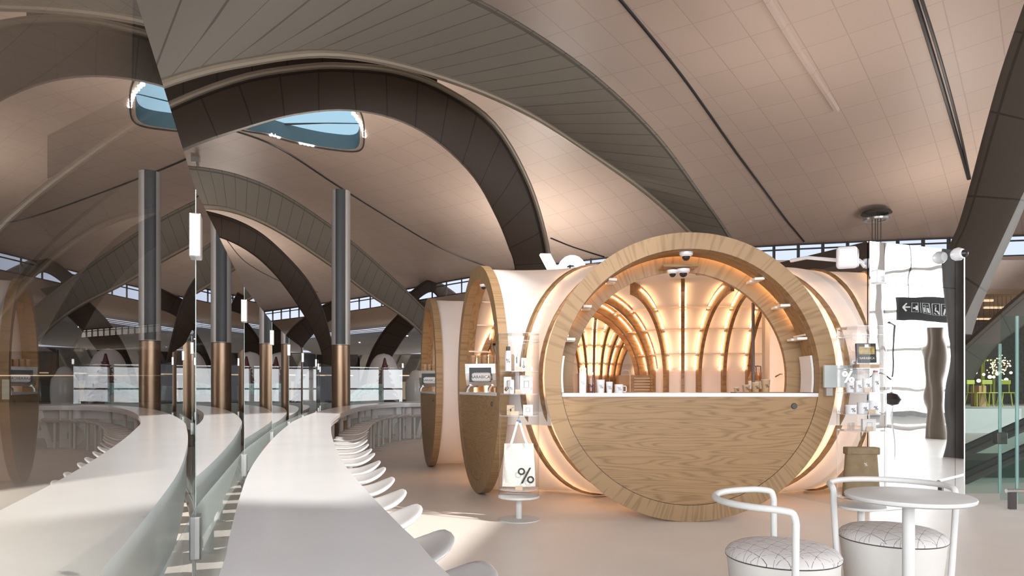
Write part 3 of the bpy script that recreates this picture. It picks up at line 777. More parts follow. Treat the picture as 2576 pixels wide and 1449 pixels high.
b = MB().box(2.8, 3.3, 8.25, 8.6, 0.9, 1.235); tag(b.build('side_cabinet', peach, smooth=False), 'low cream cabinet inside the kiosk carrying the pump bottles', 'cabinet')
b = MB().box(3.42, 3.62, 7.8, 8.0, 0.9, 1.235); tag(b.build('bottle_stand', peach, smooth=False), 'small cream stand behind the right edge of the big ring', 'stand')
# wooden drawer rack and tap at the back left
p = PX(1598, 985, 10.6)
rk = thing('drawer_rack', 'small dark wooden slatted rack standing behind the mug inside the kiosk', 'rack', (p.x, p.y, 1.2))
MB().box(p.x-0.25, p.x+0.27, 10.6, 10.9, 0.9, 1.50).build('rack_body', oak, rk, smooth=False)
b = MB()
for i in range(6): b.box(p.x-0.02, p.x+0.26, 10.585, 10.60, 1.22+0.045*i, 1.235+0.045*i)
b.build('rack_slat', tagm, rk, smooth=False)
tp = thing('bar_tap', 'slim bronze swan-neck tap behind the white mug inside the kiosk', 'tap', (p.x-0.05, 10.4, 1.2))
x_ = PX(1585, 985, 10.4).x
MB().tube([(x_, 10.4, 1.0), (x_, 10.4, 1.52), (x_-0.015, 10.4, 1.555), (x_-0.05, 10.4, 1.57), (x_-0.10, 10.4, 1.572), (x_-0.112, 10.4, 1.555)], 0.010, 8).build('spout', tagm, tp)
MB().lathe([(0.02, 1.0), (0.02, 1.22)], (x_, 10.4, 0), 12).build('base', tagm, tp)
# percent sign on the roof (seen from behind)
ps = thing('roof_percent_sign', 'illuminated white percent sign standing on the kiosk roof, seen reversed', 'sign', PX(1420, 683, 9.6))
c_ = PX(1437, 690, 9.6); M_ = T(0, 9.6, 2.80, math.radians(6)); 
h_ = 0.80
M_ = T(PX(1409, 700, 9.6).x, 9.6, 2.74, math.radians(5))
def roofsign(x, fat):
    return percent(0.90, 0.12, mirrored=True, M=M_, fat=1.25, off=0.17)
roofsign(0, 1).build('percent_mark', ledw, ps, smooth=False)
# projecting sign plate
pl = thing('projecting_sign', 'grey projecting sign plate with a white percent mark, right of the big ring', 'sign', (3.03, 6.45, 1.3))
a = PX(2069, 919, 6.5); c_ = PX(2152, 975, 6.5)
greyp = pbr('sign_plate_grey', (0.42, 0.45, 0.44), 0.4)
MB().box(a.x, c_.x, 6.46, 6.49, c_.z, a.z).build('plate', greyp, pl, smooth=False)
MB().box(2.99, 3.05, 6.49, 6.60, 1.22, 1.40).build('bracket', steel, pl, smooth=False)
q = PX(2134, 948, 6.46); percent(0.118, 0.004, M=T(q.x, 6.46, q.z), fat=1.25).build('percent_mark', ledw, pl, smooth=False)
# security cameras
def cctv(p, lab, up=True, s=1.0):
    t = thing('security_camera', lab, 'camera', p, 'security cameras', local=False)
    MB().lathe([(0.0, 0), (0.068*s, 0), (0.066*s, -0.025*s), (0.045*s, -0.042*s), (0.0, -0.042*s)], p, 24).build('housing', whiteg, t)
    MB().lathe([(0.040*s, -0.041*s), (0.036*s, -0.062*s), (0.022*s, -0.078*s), (0.0, -0.084*s)], p, 24).build('dome', black, t)
    return t
q = PX(1726, 628, 6.75); cctv(Vector((q.x, q.y, R+1.236)), 'white dome camera under the crown of the big ring')
q = PX(1719, 677, 6.93); cctv(Vector((q.x, q.y, q.z)), 'white dome camera hanging in the middle of the inner oak arch')
q = PX(1692, 680, 6.95); cctv(Vector((q.x, q.y, q.z)), 'smaller white dome camera left of the hanging middle one', s=0.85)
q = PX(1702, 676, 6.95)
tag(MB().box(q.x-0.16, q.x+0.20, 6.84, 7.03, q.z, q.z+0.03).build('camera_board', oak, smooth=False, bevel=0.01), 'small oak board under the inner arch holding two dome cameras', 'board')
q = PX(1211, 711, 7.97); cctv(Vector((q.x+0.02, q.y+0.15, q.z)), 'dark dome camera at the crown of the second ring', s=0.7)
# ================================================================== MIRRORED CABIN
B0 = Vector((3.73, 7.12)); B1 = Vector((5.05, 7.62)); bd = (B1-B0).normalized(); bn = Vector((-bd.y, bd.x)); HB = 2.83
BL = (B1-B0).length
cab = thing('mirrored_cabin', 'tall cabin clad in wavy mirror panels at the right end of the kiosk', 'cabin', (B0.x, B0.y, 0))
rzb = math.atan2(bd.y, bd.x); MBx = T(B0.x, B0.y, 0, rzb)
def mpan(x0, x1, z0, z1, y=0.0): MB().box(x0+0.003, x1-0.003, y, y+0.02, z0+0.003, z1-0.003, MBx).build('mirror_panel', mirror, cab, smooth=False)
s1 = 0.21; s2 = BL-0.145
mpan(0, s1, 0, HB); mpan(s1, s2, 0, 2.40); mpan(s1, s2, 2.40, HB); mpan(s2, BL, 0, HB)
MB().box(0.0, 0.02, 0.03, 1.35, 0, HB, MBx).build('side_panel', mirror, cab, smooth=False)
MB().box(0.03, BL-0.01, 0.03, 1.35, 0, HB-0.01, MBx).build('cabin_body', darkgrey, cab, smooth=False)
MB().box(BL-0.008, BL+0.012, 0.0, 1.35, 0, HB, MBx).build('side_panel', steel, cab, smooth=False)
# camera on cabin
q = PX(2408, 640, 7.45)
t = thing('security_camera', 'white ball camera on the upper right corner of the mirrored cabin', 'camera', q, 'security cameras')
Mq = T(q.x, q.y-0.02, q.z, rzb) @ Matrix.Rotation(PI/2, 4, 'X')
MB().lathe([(0.0, -0.06), (0.05, -0.06), (0.068, -0.03), (0.072, 0.01), (0.05, 0.05), (0.0, 0.05)], (0,0,0), 24, Mq).build('housing', whiteg, t)
Mq2 = T(q.x+0.045, q.y-0.055, q.z, rzb+0.6) @ Matrix.Rotation(PI/2, 4, 'X')
MB().lathe([(0.0, -0.03), (0.045, -0.03), (0.042, 0.01), (0.025, 0.03), (0.0, 0.036)], (0,0,0), 20, Mq2).build('lens', black, t)
# alarm sounder
q = PX(2208, 697, 7.18)
t = thing('alarm_unit', 'small white fire alarm strobe on the left mirror panel', 'alarm', q)
Mq = T(q.x, 7.16, q.z, rzb)
MB().box(-0.065, 0.045, -0.045, 0.02, -0.075, 0.07, Mq).build('alarm_case', whiteg, t, bevel=0.015)
MB().box(-0.03, 0.04, -0.065, -0.045, -0.06, 0.0, Mq).build('strobe', vessel, t, bevel=0.008)
# access point on its arm
q = PX(2140, 648, 7.05)
t = thing('wireless_access_point', 'white rounded square antenna box on a pipe above the tube skin', 'antenna', q)
Mq = T(q.x-0.04, q.y, q.z, -0.35)
MB().box(-0.10, 0.10, -0.035, 0.035, -0.115, 0.115, Mq).build('antenna_case', whiteg, t, bevel=0.034, seg=4)
MB().box(-0.08, 0.12, 0.036, 0.075, -0.10, 0.10, Mq).build('back_plate', steel, t, bevel=0.02)
MB().tube([PX(2150, 650, 7.15), PX(2160, 655, 7.2), PX(2178, 668, 7.2)], 0.022, 10).build('bracket', whiteg, t)
tag(MB().tube([PX(1990, 656, 7.7), PX(2030, 648, 7.5), PX(2110, 655, 7.2), PX(2165, 660, 7.18), PX(2176, 672, 7.16)], 0.020, 10).build('white_conduit', whiteg), 'white conduit pipe running along the top of the tube to the mirrored cabin', 'pipe')
# ================================================================== DISPLAY CYLINDERS
def display(cx, cy, lab, h0=0.24, h1=1.82, r=0.200, shelves=(1.03, 1.24, 1.46)):
    t = thing('display_case', lab, 'display case', (cx, cy, 0), 'round acrylic display cases')
    c = (cx, cy, 0)
    MB().lathe([(0, 0), (0.205, 0), (0.205, 0.008), (0.03, 0.012), (0.03, h0-0.01)], c, 40).build('pedestal', whitem, t)
    MB().lathe([(0, h0-0.02), (r+0.004, h0-0.02), (r+0.004, h0), (0, h0)], c, 40).build('base_plate', whitem, t)
    MB().lathe([(r-0.004, h0), (r, h0), (r, h1), (r-0.004, h1), (r-0.004, h0)], c, 48, cap=False).build('acrylic_tube', acrylic, t)
    MB().lathe([(0, h1), (r+0.002, h1), (r+0.002, h1+0.008), (0, h1+0.008)], c, 48).build('lid', acryledge, t)
    MB().lathe([(r-0.006, h1-0.075), (r+0.003, h1-0.075), (r+0.003, h1-0.069), (r-0.006, h1-0.069), (r-0.006, h1-0.075)], c, 48, cap=False).build('collar', acryledge, t)
    for z in shelves+(h0+0.07,): MB().lathe([(0, z-0.009), (r-0.006, z-0.009), (r-0.006, z), (0, z)], c, 48).build('shelf', acryledge, t)
    return t
DL = (0.067, 6.72); DR = (3.13, 6.12)
dl = display(*DL, 'round clear display case with the canvas tote, left of the big ring')
dr = display(*DR, 'round clear display case with the khaki bag, right of the big ring', h1=1.83, shelves=(0.915, 1.065, 1.255, 1.47))
def at(D, dx, dy, z): return Vector((D[0]+dx, D[1]+dy, z))
def carton(p, w_, h_, lab, d=0.03, rz=0.0, mark=None, mat=None, cat='box', lean=0.0):
    t = thing('product_box', lab, cat, p)
    M_ = T(p.x, p.y, p.z, rz) @ Matrix.Rotation(-lean, 4, 'X')
    MB().box(-w_/2, w_/2, 0, d, 0, h_, M_).build('carton', mat or paper, t, smooth=False)
    if mark == 'line':
        b = MB(); b.box(-w_*0.10, w_*0.10, -0.0012, 0, h_*0.35, h_*0.62, M_); b.tube([M_ @ Vector((-w_*0.4, -0.001, h_*0.45)), M_ @ Vector((w_*0.4, -0.001, h_*0.8))], 0.0012, 5)
        b.build('printed_mark', ink, t, smooth=False)
    if mark == 'spoon':
        b = MB(); b.tube([M_ @ Vector((0, -0.001, h_*0.8)), M_ @ Vector((0, -0.001, h_*0.42))], 0.002, 5); b.lathe([(0.006, -0.001), (0.012, -0.001), (0.012, 0.0), (0.006, 0.0), (0.006, -0.001)], (0,0,0), 16, M_ @ Matrix.Translation((0, -0.001, h_*0.33)) @ Matrix.Rotation(PI/2, 4, 'X') , cap=False)
        b.build('printed_mark', ink, t, smooth=False)
    if mark == 'frame':
        b = MB(); 
        a_, c_ = w_*0.18, h_*0.18
        L = [(-a_, h_*0.5-c_), (a_, h_*0.5-c_), (a_, h_*0.5+c_), (-a_, h_*0.5+c_)]
        b.tube([M_ @ Vector((x, -0.001, z)) for x, z in L], 0.0015, 5, closed=True); b.build('printed_mark', ink, t, smooth=False)
    return t
def ptag(p, lab, rz=0.0, w_=0.062, h_=0.04, mat=None):
    b = MB().prism([(0, 0), (0.02, 0), (0.004, h_), (0, h_)], -w_/2, w_/2, T(p.x, p.y, p.z, rz) @ Matrix.Rotation(-PI/2, 4, 'Z') @ Matrix.Translation((0,0,0)) @ Matrix.Scale(-1, 4, (1,0,0)))
    return tag(b.build('price_tag', mat or tagm, smooth=False), lab, 'price tag', 'tan price tags in the display cases')
def vesselp(name, lab, cat, p, prof, mat, pz, ps_, wrap, fat=1.0, rz=0.0, n=32, markmat=None, mdx=0.0):
    t = thing(name, lab, cat, p)
    MB().lathe(prof, p, n).build('body', mat, t)
    if ps_: percent(ps_, 0.0012, wrap=wrap, M=T(p.x, p.y, p.z+pz, rz), lift=0.0012, fat=fat).build('percent_mark', markmat or ink, t, smooth=False)
    return t
# --- left case, top shelf
z = 1.46
p = at(DL, -0.105, -0.03, z)
t = vesselp('water_bottle', 'white bottle with a grey cap on the top shelf of the left display', 'bottle', p, [(0, 0), (0.031, 0), (0.032, 0.16), (0.026, 0.19), (0.020, 0.20)], whiteg, 0.10, 0.04, 0.032)
MB().lathe([(0.021, 0.201), (0.021, 0.24), (0.0, 0.243)], p, 20).build('cap', darkgrey, t)
carton(at(DL, -0.02, 0.0, z), 0.046, 0.225, 'tall narrow white box in the left display', mark='line')
carton(at(DL, 0.048, -0.03, z), 0.050, 0.13, 'short white box printed with a spoon in the left display', mark='spoon')
ptag(at(DL, 0.0, -0.10, z), 'tan price tag on the top shelf of the left display')
t = thing('measuring_spoon', 'white measuring spoon hung on a ribbon at the right of the left display', 'spoon', at(DL, 0.12, -0.02, z))
MB().tube([at(DL, 0.12, -0.02, z+0.33), at(DL, 0.118, -0.02, z+0.08), at(DL, 0.12, -0.02, z+0.045)], 0.004, 8).build('ribbon', paper, t)
MB().lathe([(0, 0.0), (0.016, 0.006), (0.021, 0.025), (0.018, 0.04), (0, 0.044)], at(DL, 0.12, -0.02, z), 16).build('bowl', whiteg, t)
# --- left case, second shelf
z = 1.24
carton(at(DL, -0.11, 0.02, z), 0.075, 0.165, 'white card with a cut-out hand grinder shape in the left display', mark='spoon')
p = at(DL, -0.07, -0.08, z)
t = vesselp('hand_grinder', 'small white hand grinder with a copper handle in the left display', 'grinder', p, [(0, 0), (0.024, 0), (0.024, 0.125), (0.018, 0.135), (0, 0.137)], whiteg, 0.05, 0.03, 0.024)
MB().tube([p+Vector((-0.02, 0, 0.125)), p+Vector((-0.05, 0, 0.12)), p+Vector((-0.055, 0, 0.05))], 0.004, 8).build('crank', steel, t)
MB().lathe([(0, -0.015), (0.016, 0), (0.006, 0.03), (0, 0.03)], p+Vector((-0.055, 0, 0.035)), 12).build('crank_knob', bronze, t)
carton(at(DL, 0.075, 0.0, z), 0.125, 0.18, 'large white box printed with a grinder outline in the left display', mark='frame')
ptag(at(DL, -0.005, -0.11, z), 'tan price tag on the second shelf of the left display')
# --- left case, third shelf
z = 1.03
carton(at(DL, 0.09, -0.02, z), 0.095, 0.10, 'small square white box on the third shelf of the left display', mark='frame')
carton(at(DL, -0.08, 0.0, z), 0.075, 0.095, 'folded tan paper pouch on the third shelf of the left display', mat=tagm, rz=0.2, d=0.02, cat='pouch', mark='line')
ptag(at(DL, -0.04, -0.11, z), 'tan price tag on the third shelf of the left display', w_=0.075)
# --- tote
t = thing('tote_bag', 'cream canvas tote bag with a black percent mark hanging in the left display', 'tote bag', at(DL, 0, 0, 0.33))
rows = []
for k_ in range(9):
    zz = 0.33+0.42*k_/8; wd = 0.165-0.022*k_/8; row = []
    for j in range(21):
        a_ = 2*PI*j/20; sx_ = math.copysign(abs(math.cos(a_))**0.45, math.cos(a_)); sy_ = math.sin(a_)
        row.append(at(DL, wd*sx_, -0.02+0.030*sy_*(1-0.4*k_/8)+0.006*math.sin(a_*5+k_), zz))
    rows.append(row)
b = MB().sheet(rows); b.f.append(tuple(range(20))); b.build('bag_body', canvas, t)
for dy in (-0.05, 0.02):
    pth = spline([at(DL, -0.078, dy, 0.74), at(DL, -0.05, dy*0.8, 0.83), at(DL, -0.012, 0.0, 0.965), at(DL, -0.004, 0.0, 0.975)], 10)
    pt2 = spline([at(DL, 0.002, 0.0, 0.975), at(DL, 0.012, 0.0, 0.95), at(DL, 0.05, dy*0.8, 0.83), at(DL, 0.082, dy, 0.74)], 10)
    for j, q_ in enumerate((pth, pt2)):
        secs = [[v+Vector((-0.012, -0.0015, 0)), v+Vector((0.012, -0.0015, 0)), v+Vector((0.012, 0.0015, 0)), v+Vector((-0.012, 0.0015, 0))] for v in q_]
        MB().sweep(secs).build('strap', canvas if dy < 0 else blue, t)
MB().tube([at(DL, -0.001, 0, 1.02), at(DL, -0.001, 0, 0.965)], 0.004, 8).build('hook', steel, t)
percent(0.165, 0.002, M=T(DL[0]+0.070, DL[1]-0.060, 0.44), fat=0.95).build('percent_mark', ink, t, smooth=False)
ptag(at(DL, 0.0, -0.13, 0.31), 'tan price tag at the foot of the tote bag', w_=0.07)
# --- right case
z = 1.47
p = at(DR, -0.085, -0.02, z)
t = vesselp('glass_server', 'clear glass coffee server on the top shelf of the right display', 'server', p, [(0.035, 0), (0.042, 0.02), (0.042, 0.09), (0.022, 0.12), (0.026, 0.15)], vessel, 0.045, 0.032, 0.043)
MB().tube([p+Vector((-0.03, 0, 0.2)), p+Vector((-0.02, 0, 0.16)), p+Vector((0, 0, 0.15))], 0.004, 8).build('spout', vessel, t)
p = at(DR, 0.055, 0.0, z+0.052)
t = thing('black_book', 'black boxed book with a gold cafe picture in the right display', 'book', p)
M_ = T(p.x, p.y, p.z, -0.05) @ Matrix.Rotation(-0.12, 4, 'X')
MB().box(-0.085, 0.085, 0, 0.03, 0, 0.175, M_).build('book_block', black, t, smooth=False)
MB().box(-0.07, 0.07, -0.002, 0, 0.075, 0.145, M_).build('cover_picture', pbr('gold_picture', (0.32, 0.22, 0.06), 0.5, noise=0.7, nscale=30), t, smooth=False)
text_mb('%ARABICA', 0.028, 0.001, M=M_ @ Matrix.Translation((0.0, -0.002, 0.03))).build('cover_text', paper, t, smooth=False)
MB().box(-0.015, 0.02, -0.0035, -0.002, 0.135, 0.165, M_).build('cover_crest', paper, t, smooth=False)
b = MB().box(-0.10, 0.09, -0.06, 0.06, 0, 0.035, T(DR[0]+0.045, DR[1]-0.02, z)); tag(b.build('book_stand', kraft, smooth=False), 'brown slab under the black book in the right display', 'stand')
z = 1.255
for i, (dx, w0, h0, sz) in enumerate(((-0.115, 0.036, 0.088, 0.034), (-0.03, 0.030, 0.105, 0.032), (0.055, 0.036, 0.125, 0.034))):
    p = at(DR, dx, -0.03+0.02*i, z)
    vesselp('white_tumbler', ['shortest white cup on the upper middle shelf of the right display', 'middle white cup on the upper middle shelf of the right display', 'tallest white cup on the upper middle shelf of the right display'][i], 'cup', p,
            [(0, 0), (w0*0.8, 0), (w0, h0), (w0-0.003, h0), (w0*0.75, 0.005)], whiteg, h0*0.5, sz, w0*0.93)
p = at(DR, 0.135, 0.01, z)
t = vesselp('water_bottle', 'slim white bottle with a red-trimmed top at the right of the right display', 'bottle', p, [(0, 0), (0.031, 0), (0.031, 0.16), (0.022, 0.18), (0.022, 0.2), (0, 0.2)], whiteg, 0.085, 0.034, 0.031)
MB().lathe([(0.0225, 0.178), (0.0225, 0.19)], p, 20, cap=False).build('trim_band', pbr('red_trim', (0.5, 0.12, 0.16), 0.5), t)
ptag(at(DR, 0.0, -0.12, z), 'tan price tag in front of the white cups in the right display')
z = 1.065
for i, (dx, w0, h0) in enumerate(((-0.10, 0.046, 0.078), (0.015, 0.048, 0.098), (0.115, 0.048, 0.118))):
    p = at(DR, dx, -0.02+0.015*i, z)
    t = vesselp('storage_canister', ['low white canister at the left of the right display', 'middle white canister in the right display', 'tallest white canister at the right of the right display'][i], 'canister', p,
            [(0, 0), (w0, 0), (w0, h0-0.012)], whiteg, h0*0.42, 0.038, w0)
    MB().lathe([(w0+0.002, h0-0.012), (w0+0.002, h0), (0, h0+0.001)], p, 32).build('lid', whiteg, t)
ptag(at(DR, 0.03, -0.13, z), 'tan price tag in front of the white canisters')
z = 0.915
p = at(DR, -0.09, 0, z)
vesselp('glass_cup', 'clear glass cup on a clear dish in the right display', 'cup', p, [(0, 0.004), (0.03, 0.004), (0.032, 0.07), (0.029, 0.07), (0.027, 0.008)], vessel, 0, 0, 1)
carton(at(DR, 0.075, 0.0, z), 0.12, 0.10, 'white box printed with a cup outline in the right display', mark='frame')
ptag(at(DR, 0.01, -0.13, z), 'tan price tag beside the printed cup box')
# khaki bag
t = thing('khaki_bag', 'khaki folded-top bag with a small white percent mark in the right display', 'bag', at(DR, 0, 0, 0.34))
rows = []
for k_ in range(9):
    zz = 0.325+0.43*k_/8; wd = 0.165-0.028*k_/8; row = []
    for j in range(21):
        a_ = 2*PI*j/20; sx_ = math.copysign(abs(math.cos(a_))**0.4, math.cos(a_))
        row.append(at(DR, wd*sx_, 0.0+0.07*math.sin(a_)*(1-0.35*k_/8), zz))
    rows.append(row)
b = MB().sheet(rows); b.f.append(tuple(range(20))); b.f.append(tuple(8*21+j for j in range(20))); b.build('bag_body', khaki, t)
MB().box(-0.145, 0.145, -0.057, 0.045, 0.70, 0.765, T(DR[0], DR[1], 0)).build('top_flap', khaki, t, bevel=0.01)
for dx in (-0.085, 0.095): MB().lathe([(0, -0.003), (0.007, -0.003), (0.007, 0)], (DR[0]+dx, DR[1]-0.058, 0.72), 12, Matrix.Rotation(PI/2, 4, 'X')).build('stud', bronze, t)
percent(0.03, 0.002, M=T(DR[0]+0.01, DR[1]-0.063, 0.615)).build('percent_mark', paper, t, smooth=False)
MB().tube([at(DR, 0, 0, 0.905), at(DR, 0, 0, 0.79), at(DR, -0.03, 0, 0.77)], 0.005, 8).build('hook', khaki, t)
for i, dx in enumerate((-0.07, 0.07)):
    tag(MB().lathe([(0, 0), (0.055, 0.0), (0.065, 0.02), (0.05, 0.035), (0, 0.04)], at(DR, dx, -0.11, 0.311), 24).build('black_dish', ink), ['left black round dish at the foot of the khaki bag', 'right black round dish at the foot of the khaki bag'][i], 'dish')
# ================================================================== COUNTER ITEMS
def cnt(px, D=6.78): return Vector(((px-CX)/FPX*D, D, CT))
p = cnt(1466)
t = vesselp('water_bottle', 'tall white bottle with a loop handle at the left of the big counter', 'bottle', p, [(0, 0), (0.034, 0), (0.036, 0.01), (0.036, 0.195), (0.030, 0.213), (0, 0.214)], whiteg, 0.10, 0.036, 0.036, fat=0.55)
MB().tube([p+Vector(v) for v in ((-0.027, 0, 0.205), (-0.028, 0, 0.245), (-0.02, 0, 0.252), (0.02, 0, 0.252), (0.028, 0, 0.245), (0.027, 0, 0.205))], 0.006, 8).build('carry_loop', whiteg, t)
p = cnt(1487)
t = vesselp('glass_bottle', 'clear glass bottle with a strap beside the tall white bottle', 'bottle', p, [(0, 0), (0.034, 0), (0.035, 0.13), (0.033, 0.155), (0.018, 0.17), (0.018, 0.185)], vessel, 0.065, 0.036, 0.035)
MB().lathe([(0.022, 0.18), (0.022, 0.205), (0, 0.206)], p, 20).build('cap', whiteg, t)
MB().tube([p+Vector(v) for v in ((0, 0, 0.205), (-0.02, 0, 0.235), (-0.035, 0, 0.25))], 0.006, 8).build('strap', whiteg, t)
MB().lathe([(0.0, 0.004), (0.0335, 0.004), (0.0338, 0.09), (0, 0.09)], p, 24).build('coffee_fill', glass('tea', (0.75, 0.5, 0.38), 1.33), t)
for px, w0, h0, lab in ((1511, 0.042, 0.132, 'large white tapered cup in the middle of the counter group'), (1533, 0.034, 0.112, 'smaller white tapered cup between the large cup and the mug')):
    p = cnt(px); vesselp('white_tumbler', lab, 'cup', p, [(0, 0), (w0*0.8, 0), (w0, h0), (w0-0.003, h0), (w0*0.76, 0.006)], whiteg, h0*0.48, 0.037, w0*0.92, fat=0.6)
p = cnt(1557)
t = vesselp('white_mug', 'white mug with a square handle at the right of the counter group', 'mug', p, [(0, 0), (0.040, 0), (0.042, 0.004), (0.042, 0.086), (0.039, 0.086), (0.038, 0.006)], whiteg, 0.043, 0.037, 0.042, fat=0.6)
MB().tube([p+Vector(v) for v in ((0.040, 0, 0.068), (0.066, 0, 0.068), (0.073, 0, 0.06), (0.072, 0, 0.02), (0.064, 0, 0.012), (0.040, 0, 0.014))], 0.005, 8).build('handle', whiteg, t)
tr_ = MB().box(PX(1844, 0, 6.8).x, PX(1978, 0, 6.8).x, 6.70, 6.88, CT, CT+0.010); tag(tr_.build('serving_board', oak, smooth=False), 'thin oak board under the row of kraft cups', 'board')
for i, (px, w0, h0) in enumerate(((1853, 0.029, 0.045), (1877, 0.040, 0.070), (1901, 0.043, 0.094), (1926, 0.044, 0.122))):
    p = cnt(px, 6.79)+Vector((0, 0, 0.010))
    t = thing('paper_cup', 'kraft paper cup, %s of the four on the oak board' % ['the smallest', 'second smallest', 'second largest', 'the largest'][i], 'paper cup', p, 'kraft cups on the oak board')
    MB().lathe([(0, 0), (w0*0.72, 0), (w0, h0), (w0-0.002, h0), (w0*0.70, 0.005)], p, 28).build('cup_body', kraft, t)
    MB().tube([p+Vector(((w0)*math.cos(2*PI*j/24), (w0)*math.sin(2*PI*j/24), h0)) for j in range(24)], 0.0022, 6, closed=True).build('cup_rim', paper, t)
    percent(0.034 if i else 0.026, 0.001, wrap=w0*0.88, M=T(p.x, p.y, p.z+h0*0.5), lift=0.003).build('percent_mark', ink, t, smooth=False)
# ================================================================== COFFEE MACHINES
def machine(p, rz, s, lab):
    t = thing('espresso_machine', lab, 'coffee machine', p, 'espresso machines in the side rings')
    M_ = T(p.x, p.y, p.z, rz) @ Matrix.Scale(s, 4)
    prof = [(-0.02, 0.10), (-0.06, 0.18), (-0.085, 0.28), (-0.10, 0.42), (0.42, 0.42), (0.42, 0.30), (0.38, 0.16), (0.33, 0.10)]
    Mp = M_ @ Matrix.Rotation(PI/2, 4, 'Z')     # profile x -> local y
    MB().prism(prof, -0.21, 0.21, Mp).build('machine_body', orangew, t, smooth=False)
    # curved face plate
    f = [(0.0-0.022, 0.10), (-0.065, 0.18), (-0.09, 0.28), (-0.105, 0.42), (-0.118, 0.42), (-0.103, 0.28), (-0.078, 0.18), (-0.035, 0.10)]
    MB().prism(f, -0.235, 0.235, Mp).build('face_plate', chrome, t, smooth=False)
    MB().box(-0.17, 0.17, -0.112, -0.100, 0.15, 0.37, M_).build('face_window', graphite, t, smooth=False)
    MB().lathe([(0, -0.15), (0.06, -0.14), (0.07, -0.11), (0.07, 0.11), (0.06, 0.14), (0, 0.15)], (0,0,0), 20, M_ @ Matrix.Translation((0.02, -0.09, 0.225)) @ Matrix.Rotation(PI/2, 4, 'Y')).build('boiler_drum', whiteg, t)
    text_mb('%ARABICA', 0.062, 0.002, M=M_ @ Matrix.Translation((0.02, -0.162, 0.205))).build('drum_text', ink, t, smooth=False)
    for sx_ in (-0.17, 0.17): MB().tube([M_ @ Vector(v) for v in ((sx_-0.05, -0.05, 0.0), (sx_-0.05, -0.05, 0.05), (sx_-0.02, -0.04, 0.09), (sx_+0.08, 0.05, 0.105))], 0.028*s, 10).build('leg', steel, t)
    for k_, (x_, y_) in enumerate(((-0.14, 0.0), (-0.05, 0.02), (0.04, 0.0), (0.13, 0.02), (-0.1, 0.16), (0.0, 0.16), (0.1, 0.16))):
        nn = 5; prof = []
        for j in range(nn): prof += [(0.030, 0.022*j), (0.040, 0.022*j+0.018)]
        prof.append((0.036, 0.022*nn+0.02)); prof.append((0.03, 0.022*nn-0.01))
        pp = M_ @ Vector((x_, y_, 0.421)); 
        c = thing('cup_stack', 'kraft cup stack on the espresso machine in the %s' % ('second ring' if 'second' in lab else 'farthest ring'), 'cup stack', pp, 'cup stacks on the %s machine' % ('second ring' if 'second' in lab else 'farthest ring'))
        MB().lathe([(r_*s, z_*s) for r_, z_ in [(0, 0)]+prof+[(0, 0.022*nn-0.01)]], pp, 20).build('stacked_cups', kraft, c)
    return t
machine(Vector((-0.36, 8.33, CT)), math.radians(-16), 0.82, 'orange-sided espresso machine with a glossy face in the second ring opening')
machine(Vector((-1.30, 11.05, CT)), math.radians(-16), 0.80, 'orange-sided espresso machine with a glossy face in the farthest ring opening')
q = PX(1252, 862, 8.6)
t = thing('bean_hopper', 'black lidded bean hopper behind the cup stacks in the second ring', 'hopper', (q.x+0.02, 8.72, CT))
c_ = (q.x+0.02, 8.72, 0)
MB().lathe([(0.05, CT), (0.05, 1.72), (0.085, 1.80), (0.085, 1.84)], c_, 20).build('hopper_bowl', steel, t)
MB().lathe([(0.09, 1.84), (0.09, 1.865), (0, 1.87)], c_, 20).build('lid', black, t)
# ================================================================== BAR
ZB = 0.93
inner = [(0.13, 0.75), (-0.112, 1.28), (-0.222, 1.59), (-0.297, 1.79), (-0.511, 2.39), (-0.772, 3.16), (-1.087, 4.20), (-1.42, 5.37), (-1.77, 6.68), (-2.03, 7.7), (-2.36, 9.25), (-2.70, 11.1), (-3.02, 13.4), (-3.14, 15.2), (-3.08, 16.5), (-2.75, 17.35), (-2.1, 17.75), (-1.0, 17.95), (0.8, 18.1)]
BI = [Vector((p.x, p.y)) for p in spline([Vector((x, y, 0)) for x, y in inner], 140)]
def offset(P, d):
    out = []
    for i, p in enumerate(P):
        t_ = (P[min(i+1, len(P)-1)]-P[max(i-1, 0)]).normalized(); out.append(p+Vector((-t_.y, t_.x))*d)
    return out
BO = offset(BI, 0.41)
bar = thing('bar_counter', 'long curving white bar counter running along the glass balustrade', 'counter', (BI[0].x, BI[0].y, 0))
def strip(d0, d1, z0, z1, name, mat, rnd=0.0):
    a, c = offset(BI, d0), offset(BI, d1); secs = []
    for p, q in zip(a, c): secs.append([Vector((p.x, p.y, z0)), Vector((p.x, p.y, z1)), Vector((q.x, q.y, z1)), Vector((q.x, q.y, z0))])
    return MB().sweep(secs).build(name, mat, bar, angle=40)
strip(0, 0.41, ZB-0.045, ZB, 'counter_top', solid)
strip(0.03, 0.045, ZB-0.10, ZB-0.045, 'inner_fascia', whiteg)
strip(0.385, 0.40, ZB-0.30, ZB-0.045, 'outer_apron', whiteg)
# legs
L = 0; nxt = 1.0; lp = []
for i in range(1, len(BI)):
    L += (BI[i]-BI[i-1]).length
    if L > nxt: lp.append(i); nxt += 1.35
for i in lp:
    p = (BI[i]+BO[i])/2
    MB().lathe([(0.06, 0), (0.06, 0.01), (0.038, 0.012), (0.038, ZB-0.045)], (p.x, p.y, 0), 20).build('leg', whitem, bar)
FR = offset(BI, 0.47)
tag(MB().tube([Vector((p.x, p.y, 0.045)) for p in FR[4:110]], 0.035, 10).build('floor_pipe', steel), 'grey metal pipe lying along the floor behind the bar', 'pipe')
